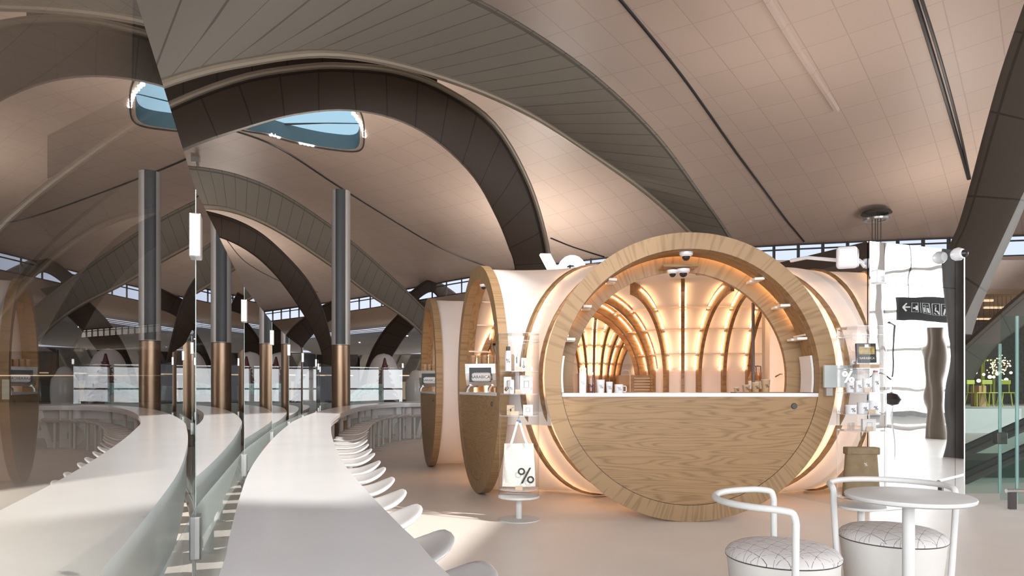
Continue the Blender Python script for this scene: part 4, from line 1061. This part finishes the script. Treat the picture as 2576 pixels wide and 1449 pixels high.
# stools
def make_stool():
    t = thing('bar_stool', '', 'stool', (0, 0, 0), 'white bar stools along the bar', local=True)
    nu, nv = 28, 14; v = []; f = []
    for i in range(nv+1):
        th = PI*i/nv; c = math.cos(th); s_ = math.sin(th)
        for j in range(nu):
            a = 2*PI*j/nu; x = math.copysign(abs(math.cos(a))**0.7, math.cos(a))*s_; y = math.copysign(abs(math.sin(a))**0.7, math.sin(a))*s_
            rr = min(1, math.hypot(x, y)); zz = c*0.030
            if c > 0: zz -= 0.030*(1-rr**2)
            lift = 0.10*max(0.0, (x-0.05)/0.95)**2.0*(1-0.12*y*y)
            v.append((0.235*x, 0.22*y, 0.595+zz+lift*0.85))
    for i in range(nv):
        for j in range(nu): f.append((i*nu+j, i*nu+(j+1) % nu, (i+1)*nu+(j+1) % nu, (i+1)*nu+j))
    MB().add(v, f).build('seat', whiteg, t, angle=90)
    MB().lathe([(0.030, 0.012), (0.026, 0.30), (0.030, 0.56), (0.06, 0.578)], (0,0,0), 16).build('post', whitem, t)
    MB().lathe([(0, 0), (0.20, 0), (0.20, 0.008), (0.03, 0.014), (0, 0.014)], (0,0,0), 36).build('foot_plate', whitem, t)
    return t
st0 = make_stool(); SI = offset(BI, -0.165); L = 0; nxt = 1.50; cnt_ = 0
words = ['nearest', 'second', 'third', 'fourth', 'fifth', 'sixth', 'seventh', 'eighth', 'ninth', 'tenth', 'eleventh', 'twelfth', 'thirteenth', 'fourteenth', 'fifteenth', 'sixteenth', 'seventeenth', 'eighteenth', 'nineteenth', 'twentieth', 'twenty-first', 'twenty-second', 'twenty-third', 'twenty-fourth', 'twenty-fifth', 'twenty-sixth', 'twenty-seventh', 'twenty-eighth', 'twenty-ninth', 'thirtieth', 'thirty-first', 'thirty-second', 'thirty-third', 'thirty-fourth', 'thirty-fifth', 'thirty-sixth']
for i in range(1, len(SI)):
    L += (SI[i]-SI[i-1]).length
    if L > nxt:
        nxt += 0.60; t_ = (SI[i]-SI[i-1]).normalized(); rz = math.atan2(-t_.x, t_.y)
        p = SI[i]
        if p.x > -0.9 and p.y > 15: continue
        lab = ('white scooped bar stool nearest the camera end of the curved bar' if cnt_ == 0 else 'white scooped bar stool, %s along the bar from its camera end' % words[min(cnt_, 35)])
        if cnt_ == 0: st0.location = (p.x, p.y, 0); st0.rotation_euler = (0, 0, rz); st0['label'] = lab
        else: dup(st0, (p.x, p.y, 0), rz, lab)
        cnt_ += 1
# mirrored letters under the far end of the bar
for ch, px0, px1 in (('C', 915, 952), ('I', 962, 984), ('B', 990, 1034), ('A', 1044, 1092)):
    D = 17.35 if ch == 'C' else 17.75
    a = PX(px0, 0, D).x; c = PX(px1, 0, D).x; m_ = text_mb(ch, 1.2, 0.12, offset=0.045, mirrored=True)
    xs = [v[0] for v in m_.v]; zs = [v[2] for v in m_.v]; x0, x1, z0, z1 = min(xs), max(xs), min(zs), max(zs)
    m_.v = [(a+(v[0]-x0)/(x1-x0)*(c-a), D+0.12+v[1], (v[2]-z0)/(z1-z0)*0.82) for v in m_.v]
    tag(m_.build('large_letter', white, smooth=False), 'big white letter %s seen reversed under the far bar, %s' % (ch, {'A': 'beside the tall column' if px0 < 1000 else 'partly behind the farthest ring', 'C': 'right of the column', 'I': 'between its neighbours C and B', 'B': 'left of the farthest ring'}[ch]), 'letter', 'big letters under the far bar')
# ================================================================== GLASS BALUSTRADE
FJ = [(-0.215, 0.06), (-0.956, 2.05), (-1.575, 4.0), (-2.14, 6.07), (-2.62, 8.0), (-3.04, 9.9), (-3.42, 11.9), (-3.95, 13.9), (-4.45, 15.8), (-4.62, 17.8), (-3.1, 19.3), (-1.2, 19.7), (0.9, 19.8)]
HG = [1.88]*10+[2.15]*3
ordw = ['nearest the camera', 'second', 'third', 'fourth', 'fifth', 'sixth', 'seventh', 'eighth', 'ninth', 'tenth', 'eleventh', 'twelfth']
for i in range(len(FJ)-1):
    a = Vector(FJ[i]); c = Vector(FJ[i+1]); d = (c-a); ln = d.length; d.normalize(); rz = math.atan2(d.y, d.x)
    t = thing('glass_balustrade', 'clear glass balustrade with frosted foot behind the bar, %s' % (ordw[0] if i == 0 else ordw[i]+' from the camera'), 'glass panel', (a.x, a.y, 0), 'glass balustrade panels')
    M_ = T(a.x, a.y, 0, rz); g = 0.006; h_ = HG[i]
    MB().box(g, ln-g, -0.006, 0.006, 0.93, h_, M_).build('pane', fglass, t, smooth=False)
    MB().box(g, ln-g, -0.006, 0.006, 0.02, 0.928, M_).build('frosted_foot', film, t, smooth=False)
    MB().box(ln-0.0075, ln-0.001, -0.007, 0.007, 0.02, h_+0.001, M_).build('pane_edge', fedge, t, smooth=False)
    for z in (0.84, 1.74 if i < 9 else 1.95): MB().box(ln-0.035, ln+0.03, -0.022, 0.022, z-0.065, z+0.065, M_).build('clamp', steel, t, smooth=False, bevel=0.004)
# ================================================================== TALL COLUMN
def column(cx, cy, r, hm, ht, lab, rz=0.0):
    t = thing('round_column', lab, 'column', (cx, cy, 0))
    MB().lathe([(r*0.98, 0), (r*0.98, hm)], (cx, cy, 0), 40).build('bronze_sleeve', bronze, t)
    MB().lathe([(r, hm+0.01), (r, ht), (0, ht)], (cx, cy, 0), 40).build('silver_shaft', pbr('silver_paint', (0.42, 0.39, 0.36), 0.4, 0.3), t)
    rows = [[Vector((cx+1.012*r*math.sin(a), cy-1.012*r*math.cos(a), z)) for z in (hm+0.02, ht+0.005)] for a in [rz+math.radians(-28+62*j/12) for j in range(13)]]
    MB().sheet(rows).build('graphite_strip', graphite, t)
    return t
column(-4.11, 16.4, 0.22, 2.33, 6.03, 'tall round column, bronze below and silver with a dark stripe above, behind the bar', rz=math.radians(8))
# ================================================================== TABLE AND TUB CHAIRS
tc_ = (2.045, 3.52)
t = thing('cafe_table', 'round white cafe table on one post in the right foreground', 'table', (*tc_, 0))
MB().lathe([(0, 0.712), (0.285, 0.712), (0.297, 0.720), (0.300, 0.730), (0.297, 0.737), (0.290, 0.740), (0, 0.740)], (*tc_, 0), 72).build('table_top', whitem, t)
MB().lathe([(0.030, 0.012), (0.029, 0.712)], (*tc_, 0), 24).build('post', whitem, t)
MB().lathe([(0, 0), (0.21, 0), (0.21, 0.008), (0.03, 0.014)], (*tc_, 0), 48).build('foot_plate', whitem, t)
def tub(c, r, lab, hoop, legs):
    t = thing('tub_chair', lab, 'chair', (*c, 0), 'white tub chairs')
    MB().lathe([(0, 0), (r*0.80, 0), (r*0.82, 0.01), (r*0.985, 0.415), (r, 0.43), (0, 0.43)], (*c, 0), 64).build('tub_body', pbr('tub_shell', (0.62, 0.60, 0.57), 0.6) if 'tub_shell' not in MATS else MATS['tub_shell'], t)
    MB().lathe([(r+0.001, 0.431), (r+0.004, 0.434), (r+0.001, 0.437), (0, 0.437)], (*c, 0), 64).build('piping', darkgrey, t)
    MB().lathe([(r+0.003, 0.437), (r+0.004, 0.448), (r*0.96, 0.468), (r*0.85, 0.485), (r*0.6, 0.498), (r*0.3, 0.503), (0, 0.504)], (*c, 0), 64).build('cushion', fabric, t)
    MB().tube(hoop, 0.0165, 14).build('back_hoop', whitem, t)
    return t
def hoop(c, R0, a0, a1, zt, n=22):
    pts = []
    A = [a0+(a1-a0)*i/n for i in range(n+1)]
    def q(a, z, rr=R0): return Vector((c[0]+rr*math.cos(a), c[1]+rr*math.sin(a), z))
    pts += [q(A[0], 0.02, R0*0.86), q(A[0], 0.25, R0*0.93), q(A[0], zt-0.11), q(A[0], zt-0.06)]
    s = 1 if a1 > a0 else -1
    pts += [q(A[0]+s*0.02, zt-0.028), q(A[0]+s*0.07, zt-0.008)]
    pts += [q(a, zt) for a in A if abs(a-a0) > 0.15 and abs(a-a1) > 0.15]
    pts += [q(A[-1]-s*0.07, zt-0.008), q(A[-1]-s*0.02, zt-0.028), q(A[-1], zt-0.06), q(A[-1], zt-0.11), q(A[-1], 0.25, R0*0.93), q(A[-1], 0.02, R0*0.86)]
    out = [pts[0]]
    return spline(pts, 110)
c1 = (1.375, 3.47)
tub(c1, 0.275, 'white tub chair with patterned cushion in front of the big ring, left of the table', hoop((1.36, 3.40), 0.335, math.radians(78), math.radians(256), 0.735), None)
c2 = (2.17, 3.90)
tub(c2, 0.275, 'white tub chair with patterned cushion pushed behind the cafe table', hoop((2.145, 3.84), 0.325, math.radians(-8), math.radians(176), 0.735), None)
# ================================================================== PENDANT AND CEILING BITS
q = on_ceiling(2205, 538, 0.3)
t = thing('ceiling_winch', 'round dark ceiling opening with four hanging cables at upper right', 'ceiling fixture', q)
MB().lathe([(0, 0.12), (0.65, 0.12), (0.72, 0.0), (0.55, -0.02), (0.5, 0.06), (0, 0.06)], q, 32).build('opening_ring', darkgrey, t)
MB().lathe([(0.42, -0.28), (0.62, -0.25), (0.60, -0.34), (0.42, -0.34), (0.42, -0.28)], q, 32, cap=False).build('hanging_ring', steel, t)
for dx, dy in ((-0.22, 0), (0.22, 0), (0.05, 0.2), (-0.05, -0.2)): MB().tube([q+Vector((dx, dy, 0.1)), q+Vector((dx, dy, -2.6))], 0.02, 6).build('cable', darkgrey, t)
for px, py, wrd in ((1188, 30, 'at the top edge above the broad arch'), (492, 408, 'beside the upper end of the grey-green arch')):
    q = on_ceiling(px, py, 0.3)
    b = MB().box(q.x-0.2, q.x+0.2, q.y-0.1, q.y+0.1, q.z, q.z+0.35); b.tube([q+Vector((0.1, 0, 0)), q+Vector((0.25, -0.2, -0.5))], 0.08, 10)
    tag(b.build('roof_spotlight', whitem, smooth=False), 'small pale spotlight bracket %s' % wrd, 'spotlight')
# ================================================================== THINGS SEEN IN THE MIRROR
def mir(px, py, D):
    """world point whose image in the cabin front is at pixel (px,py), virtual depth D"""
    v = PX(px, py, D); n2 = Vector((bd.y, -bd.x)); k = (Vector((v.x, v.y))-B0).dot(n2)
    return Vector((v.x-2*k*n2.x, v.y-2*k*n2.y, v.z))
a = mir(2256, 775, 15); c = mir(2440, 775, 15.6)
d = Vector((c.x-a.x, c.y-a.y)); ln = d.length; rz = math.atan2(d.y, d.x)
t = thing('hanging_sign', 'black hanging direction sign with white pictograms reflected in the mirrored cabin', 'sign', a)
M_ = T(a.x, a.y, a.z, rz)
MB().box(0, ln+0.6, -0.04, 0.04, -0.27, 0.27, M_).build('sign_board', ink, t, smooth=False)
b = MB()
# both faces; the face towards the cabin carries the marks
for sy in (-0.045, 0.045):
    def bar_(x0, z0, x1, z1, r_=0.012): b.tube([M_ @ Vector((x0, sy, z0)), M_ @ Vector((x1, sy, z1))], r_, 5)
    bar_(0.10, 0.02, 0.30, 0.02, 0.016); bar_(0.10, 0.02, 0.19, 0.11, 0.016); bar_(0.10, 0.02, 0.19, -0.07, 0.016)
    for x0 in (0.36, 0.72, 0.98, 1.22):
        Lp = [(x0, -0.09), (x0+0.2, -0.09), (x0+0.2, 0.13), (x0, 0.13)]
        b.tube([M_ @ Vector((x, sy, z)) for x, z in Lp], 0.006, 5, closed=True)
    bar_(0.64, -0.10, 0.64, 0.14, 0.006)
    bar_(0.41, 0.0, 0.47, 0.0, 0.02); bar_(0.50, -0.05, 0.50, 0.06); bar_(0.53, -0.05, 0.53, 0.06)
    bar_(0.77, -0.06, 0.77, 0.04, 0.016); bar_(0.87, -0.06, 0.87, 0.04, 0.018); bar_(0.82, -0.07, 0.82, 0.10, 0.005)
    bar_(0.77, 0.075, 0.77, 0.085, 0.014); bar_(0.87, 0.075, 0.87, 0.085, 0.014)
    bar_(1.07, 0.0, 1.08, 0.07, 0.012); bar_(1.08, 0.0, 1.13, 0.0); bar_(1.13, 0.0, 1.16, -0.06); bar_(1.04, -0.04, 1.09, -0.07, 0.008); bar_(1.07, 0.09, 1.07, 0.1, 0.014)
    bar_(1.27, -0.07, 1.30, 0.05, 0.014); bar_(1.30, 0.05, 1.35, 0.0, 0.01); bar_(1.30, 0.09, 1.30, 0.10, 0.015); bar_(1.33, -0.03, 1.40, -0.03, 0.014)
b.build('sign_pictogram', emis('pictogram_white', (1, 1, 1), 0.8), t, smooth=False)
top = ceil_h(a.x, a.y)
for x0 in (0.3, ln): MB().tube([M_ @ Vector((x0, 0, 0.27)), M_ @ Vector((x0, 0, top-a.z+0.1))], 0.012, 6).build('hanger', darkgrey, t)
p = mir(2350, 1100, 17.5)
tag(MB().lathe([(0.21, 0), (0.21, 2.85), (0, 2.85)], (p.x, p.y, 0), 32).build('short_column', pbr('taupe_metal', (0.20, 0.165, 0.13), 0.4, 0.3)), 'short taupe round column reflected in the middle of the mirrored cabin', 'column')
p = mir(2412, 1010, 13.0)
tag(MB().lathe([(0.24, 0), (0.22, 1.2), (0.16, 2.2), (0.24, 3.0), (0.24, 4.2), (0, 4.2)], (p.x, p.y, 0), 32).build('dark_column', darkgrey), 'dark column reflected at the right margin of the mirrored cabin', 'column')
# dancing cable sculpture: a thin curved floor lamp reflected at left
p = mir(2245, 1010, 13.0)
t = thing('floor_lamp', 'spindly chrome floor lamp with drooping arms reflected in the mirrored cabin', 'lamp', (p.x, p.y, 0))
MB().tube([(p.x, p.y, 0.0), (p.x, p.y, 1.5)], 0.02, 8).build('stem', chrome, t)
MB().lathe([(0, -0.13), (0.1, -0.1), (0.15, 0), (0.1, 0.1), (0, 0.13)], (p.x, p.y, 1.1), 20).build('lamp_body', dsteel, t)
MB().tube(spline([(p.x, p.y, 1.45), (p.x-0.3, p.y-0.2, 1.55), (p.x-0.9, p.y-0.6, 1.0), (p.x-2.2, p.y-1.5, 0.2)], 16), 0.015, 6).build('cable', dsteel, t)
MB().tube([(p.x, p.y, 1.5), (p.x+0.1, p.y, 2.5), (p.x-0.15, p.y, 2.55)], 0.02, 8).build('arm', dsteel, t)
# ================================================================== RIGHT BACKGROUND
def gp(pxa, pxb, ybot, ytop, lab, name='glass_partition'):
    D = CAMH*FPX/(ybot-HY); a = PX(pxa, ybot, D); c = PX(pxb, ybot, D); h_ = CAMH+(HY-ytop)/FPX*D
    t = thing(name, lab, 'glass panel', (a.x, a.y, 0), 'glass panels round the stair opening')
    MB().box(a.x, c.x-0.02, D-0.006, D+0.006, 0.02, h_).build('pane', gglass, t, smooth=False)
    MB().box(c.x-0.018, c.x+0.012, D-0.010, D+0.010, 0.02, h_).build('pane_edge', fedge, t, smooth=False)
    return t, D, c
t_, D, c = gp(2400, 2516, 1245, 865, 'greenish glass panel just right of the mirrored cabin')
MB().box(c.x-0.07, c.x+0.06, D-0.05, D+0.05, 0.62, 0.76).build('clamp', dsteel, t_, smooth=False, bevel=0.01)
t_, D, c = gp(2516, 2559, 1262, 795, 'narrow tall glass panel with a thick green edge by the stairs')
t_, D, c = gp(2562, 2640, 1272, 795, 'outermost tall glass panel at the right edge of the view')
hr = thing('low_barrier', 'low steel barrier rail on a square post at the lower right edge', 'barrier', PX(2548, 1280, 7.3))
D = 7.3; a = PX(2545, 1235, D)
MB().tube([(a.x-0.06, D, 0.195), (a.x+0.9, D, 0.195)], 0.022, 12).build('rail', steel, hr)
MB().box(a.x-0.03, a.x+0.04, D-0.02, D+0.02, 0, 0.18).build('post', dsteel, hr, smooth=False)
# escalator beyond the glass
es = thing('escalator', 'dark escalator with green glass sides rising to the right behind the cabin', 'escalator', (6, 11, 0))
for k_, (ya, yb, D) in enumerate(((1128, 1050, 9.8), (1195, 1115, 9.2))):
    pa = PX(2420, ya, D); pb = PX(2640, yb-20, D)
    MB().tube([pa, pb], 0.04, 8).build('handrail', rubber, es)
    MB().tube([pa+Vector((0, 0.05, -0.12)), pb+Vector((0, 0.05, -0.12))], 0.055, 8).build('lower_rail', dsteel, es)
    b = MB(); b.add([pa+Vector((0, 0.02, -0.1)), pb+Vector((0, 0.02, -0.1)), Vector((pb.x, pb.y+0.02, 0.02)), Vector((pa.x, pa.y+0.02, 0.02)),
                     pa+Vector((0, 0.04, -0.1)), pb+Vector((0, 0.04, -0.1)), Vector((pb.x, pb.y+0.04, 0.02)), Vector((pa.x, pa.y+0.04, 0.02))], [(0,1,2,3),(7,6,5,4),(0,4,5,1),(3,2,6,7)])
    b.build('side_glass', gglass, es, smooth=False)
MB().box(6.2, 9.5, 9.9, 11.0, 0.0, 0.25).build('truss', darkgrey, es, smooth=False)
# far right: mezzanine, restaurant
struct(MB().box(9, 44, 26.0, 26.4, 5.1, 6.2).build('trim_11', beige, smooth=False))
struct(MB().box(9, 44, 26.0, 40, 4.9, 5.1).build('trim_12', pbr('mezzanine_soffit', (0.45, 0.33, 0.22), 0.6), smooth=False))
struct(MB().box(9, 44, 37, 37.4, 0, 5.0).build('wall_restaurant', pbr('restaurant_wall', (0.13, 0.12, 0.11), 0.6, noise=0.3), smooth=False))
for i, (px, py, wpx) in enumerate(((2430, 0, 70), (2478, 0, 60), (2520, 0, 90), (2450, 0, 50))):
    D = 27.5+2.4*i; x_ = (px-CX)/FPX*D
    tag(MB().box(x_, x_+wpx/FPX*D, D, D+0.12, 4.82, 4.90).build('strip_light', warmstrip, smooth=False), 'slim warm strip light under the mezzanine, %s' % ['front row', 'second row', 'third row', 'rearmost row'][i], 'ceiling light', 'strip lights under the mezzanine')
D = 20.0
tag(MB().box(PX(2425, 0, D).x, PX(2570, 0, D).x, D, D+0.25, 0, CAMH-(1028-HY)/FPX*D).build('parapet', white, smooth=False), 'low white parapet in front of the restaurant', 'parapet')
rnd = random.Random(3)
def globe(px, py, D, r, lab, grp):
    q = PX(px, py, D); o = tag(MB().lathe([(0, -r), (r*0.7, -r*0.7), (r, 0), (r*0.7, r*0.7), (0, r)], q, 10).build('pendant_globe', warml, origin=q), lab, 'pendant light', grp)
    MB().tube([q, Vector((q.x, q.y, 5.12))], 0.006, 5).build('cable', darkgrey, o); return o
for i, px, py in [(i, 2432+i*11+rnd.uniform(-3, 3), 950+rnd.uniform(-14, 12)) for i in range(11)]:
    globe(px, py, 26.6, 0.055+0.02*(i % 2), 'small glowing globe in the low row of restaurant lights', 'globes in the restaurant row')
q = PX(2513, 920, 28.6)
ch = thing('sputnik_chandelier', 'bursting chandelier of many tiny glowing globes in the restaurant', 'chandelier', q)
b = MB(); b2 = MB()
for i in range(90):
    d = Vector((rnd.gauss(0, 1), rnd.gauss(0, 1), rnd.gauss(0, 1))).normalized()*rnd.uniform(0.2, 0.48)
    b.lathe([(0, -0.03), (0.03, 0), (0, 0.03)], q+d, 6); b2.tube([q, q+d], 0.004, 4)
gg = b.build('globe_cluster', warml, ch); gg['kind'] = 'stuff'; b2.build('branches', bronze, ch)
MB().tube([q, Vector((q.x, q.y, 4.9))], 0.01, 6).build('stem', bronze, ch)
def yellow_chair(px, D, lab, rz):
    x_ = (px-CX)/FPX*D; t = thing('dining_chair', lab, 'chair', (x_, D, 0.72), 'lime chairs in the restaurant', rz=rz, local=True)
    MB().box(-0.2, 0.2, -0.2, 0.2, 0.43, 0.46).build('seat', yellow, t, smooth=False, bevel=0.01)
    for sx_, sy_ in ((-1, -1), (1, -1), (-1, 1), (1, 1)): MB().tube([(sx_*0.23, sy_*0.22, 0), (sx_*0.16, sy_*0.16, 0.43)], 0.018, 6).build('leg', yellow, t)
    MB().box(-0.17, 0.17, 0.17, 0.2, 0.72, 0.86).build('backrest', yellow, t, smooth=False, bevel=0.02)
    for sx_ in (-0.12, 0.12): MB().tube([(sx_, 0.18, 0.45), (sx_, 0.185, 0.74)], 0.014, 6).build('back_post', yellow, t)
pf = MB().box(PX(2425, 0, 21).x, 20, 21, 26, 0, 0.72); tag(pf.build('restaurant_platform', slabm, smooth=False), 'raised grey platform carrying the restaurant chairs', 'platform')
yellow_chair(2455, 22.0, 'pale lime chair leftmost in the restaurant', 0.3); yellow_chair(2493, 22.0, 'lime chair left of the chandelier foot in the restaurant', 0.0); yellow_chair(2533, 22.4, 'lime chair farthest right in the restaurant', -0.3)
D = 22.2
tag(MB().box(PX(2463, 0, D).x, PX(2481, 0, D).x, D, D+0.4, 0.72, CAMH+(HY-970)/FPX*D).build('host_stand', orangew, smooth=False), 'orange wooden host stand between the lime chairs', 'stand')
yf = thing('lime_frame', 'rounded lime yellow window frame at the back of the restaurant', 'frame', PX(2490, 930, 30))
for x0, x1 in ((2425, 2470), (2474, 2500)):
    P_ = [PX(x0, 1052, 30), PX(x0, 912, 30), PX(x0+4, 906, 30), PX(x1-4, 906, 30), PX(x1, 912, 30), PX(x1, 1052, 30)]
    MB().tube(P_, 0.05, 6).build('frame_bar', yellow, yf)
# ================================================================== LEFT AND FAR CONCOURSE
def fbox(name, lab, cat, px0, px1, py0, py1, D, th, mat, grp=None):
    a = PX(px0, py1, D); c = PX(px1, py0, D)
    return tag(MB().box(a.x, c.x, D, D+th, max(0, a.z), c.z).build(name, mat, smooth=False), lab, cat, grp)
shopgrey = pbr('shopfront_grey', (0.16, 0.14, 0.12), 0.4, noise=0.4, nscale=0.7)
labs = ['far left', 'left of the concourse', 'left of the middle', 'middle left', 'behind the tall column', 'behind the christmas tree', 'far right behind the rings', 'rightmost']
for i, (x0, x1, y0, D, m_) in enumerate(((-280, -120, 880, 66, shopdark), (-110, 200, 884, 66, shopgrey), (210, 470, 880, 66, shopdark), (480, 700, 890, 66, shopgrey), (710, 900, 892, 66, shopdark), (905, 1060, 893, 66, shopgrey), (1065, 1400, 893, 66, shopdark), (1410, 2300, 893, 66, shopgrey))):
    fbox('shopfront', 'dark shopfront across the concourse, %s' % labs[i], 'shopfront', x0, x1, y0, 1015, D, 3, m_, 'shopfronts across the concourse')
    a = PX(x0, 950, D-0.1); c = PX(x1, 950, D-0.1)
    tag(MB().box(a.x+0.5, c.x-0.5, D-0.1, D+0.002, 2.55, 2.65).build('fascia_light', warmstrip, smooth=False), 'warm light strip over the shopfront %s' % labs[i], 'light strip', 'light strips over the shopfronts')
    k_ = 0
    x_ = a.x+1
    while x_ < c.x-1.5 and k_ < 12:
        tag(MB().box(x_, x_+rnd.uniform(0.6, 1.6), D-0.1, D, 0.3, rnd.uniform(1.4, 2.3)).build('shop_window', emis('shop_glow_%d' % rnd.randint(0, 999), (rnd.uniform(0.5, 0.9), 0.62, rnd.uniform(0.35, 0.6)), rnd.uniform(0.08, 0.5)) if k_ % 2 else pbr('shop_glass_%d' % rnd.randint(0, 999), (0.2, 0.24, 0.22), 0.1), smooth=False), 'lit display window in the shopfront %s' % labs[i], 'shop window', 'display windows of the shopfront %s' % labs[i])
        x_ += rnd.uniform(2.0, 3.6); k_ += 1
# christmas tree
D = 40; q = PX(968, 979, D)
t = thing('christmas_tree', 'dark red and gold christmas tree across the concourse', 'tree', (q.x, D, 0))
b = MB()
for j in range(7): b.lathe([(1.05*(1-j/7.6), 0.3+0.36*j), (0.75*(1-j/7.6), 0.5+0.36*j), (0.05, 0.95+0.36*j)], (q.x, D, 0), 20)
b.build('foliage', redtree, t); MB().lathe([(0.12, 0), (0.12, 0.4)], (q.x, D, 0), 10).build('trunk', darkgrey, t)
b = MB()
for j in range(60):
    h_ = rnd.uniform(0.4, 2.7); r_ = 1.0*(1-h_/3.3); a_ = rnd.uniform(0, 2*PI)
    b.lathe([(0, -0.05), (0.05, 0), (0, 0.05)], (q.x+r_*math.cos(a_), D+r_*math.sin(a_), h_), 6)
o = b.build('baubles', pbr('rose_gold', (0.6, 0.28, 0.22), 0.2, 0.8), t); o['kind'] = 'stuff'
# pale sculpture
D = 46
for i, (px, w_, h0) in enumerate(((965, 1.2, 3.7), (1046, 0.7, 2.6))):
    q = PX(px, 979, D); b = MB().lathe([(p_.x, p_.z) for p_ in spline([Vector((w_*0.85, 0, 0)), Vector((w_, 0, 0.9)), Vector((w_*0.95, 0, 1.8)), Vector((w_*0.74, 0, h0*0.78)), Vector((w_*0.42, 0, h0*0.95)), Vector((0.0, 0, h0))], 24)], (q.x, D, 0), 32)
    tag(b.build('rounded_sculpture', whiteg), ['tall smooth white rounded sculpture behind the christmas tree', 'lower smooth white rounded sculpture beside the farthest ring'][i], 'sculpture')
# marble wave counter / escalator at far left of the letters
D = 30
t = thing('far_escalator', 'escalator with green glass sides and pale base beyond the far bar', 'escalator', PX(920, 1000, D))
prof = [PX(880, 1052, D), PX(880, 995, D), PX(905, 972, D), PX(925, 965, D), PX(950, 965, D), PX(955, 1052, D)]
b = MB(); n = len(prof); b.add(prof+[p_+Vector((0, 1.2, 0)) for p_ in prof], [tuple(range(n)), tuple(reversed(range(n, 2*n)))]+[(i, i+n, (i+1) % n+n, (i+1) % n) for i in range(n)])
b.build('side_glass', grn, t, smooth=False)
prof = [PX(890, 1052, D-0.2), PX(915, 992, D-0.2), PX(952, 992, D-0.2), PX(952, 1052, D-0.2)]
b = MB(); n = len(prof); b.add(prof+[p_+Vector((0, 0.2, 0)) for p_ in prof], [tuple(range(n)), tuple(reversed(range(n, 2*n)))]+[(i, i+n, (i+1) % n+n, (i+1) % n) for i in range(n)])
b.build('base_panel', slabm, t, smooth=False)
# a ceiling lights scatter over the lower concourse roof
for i in range(14):
    px = 120+i*70+rnd.uniform(-20, 20); D = Yws((px-CX)/FPX*70)+0.6+0.5+1.35*rnd.randint(8, 20); x_ = (px-CX)/FPX*D
    tag(MB().lathe([(0, -0.03), (0.10, -0.02), (0.10, 0.08)], (x_, D, 6.97), 10).build('recessed_downlight', downl, origin=(x_, D, 6.97)), 'tiny downlight in the slatted lower concourse roof', 'downlight', 'downlights in the slatted roof')
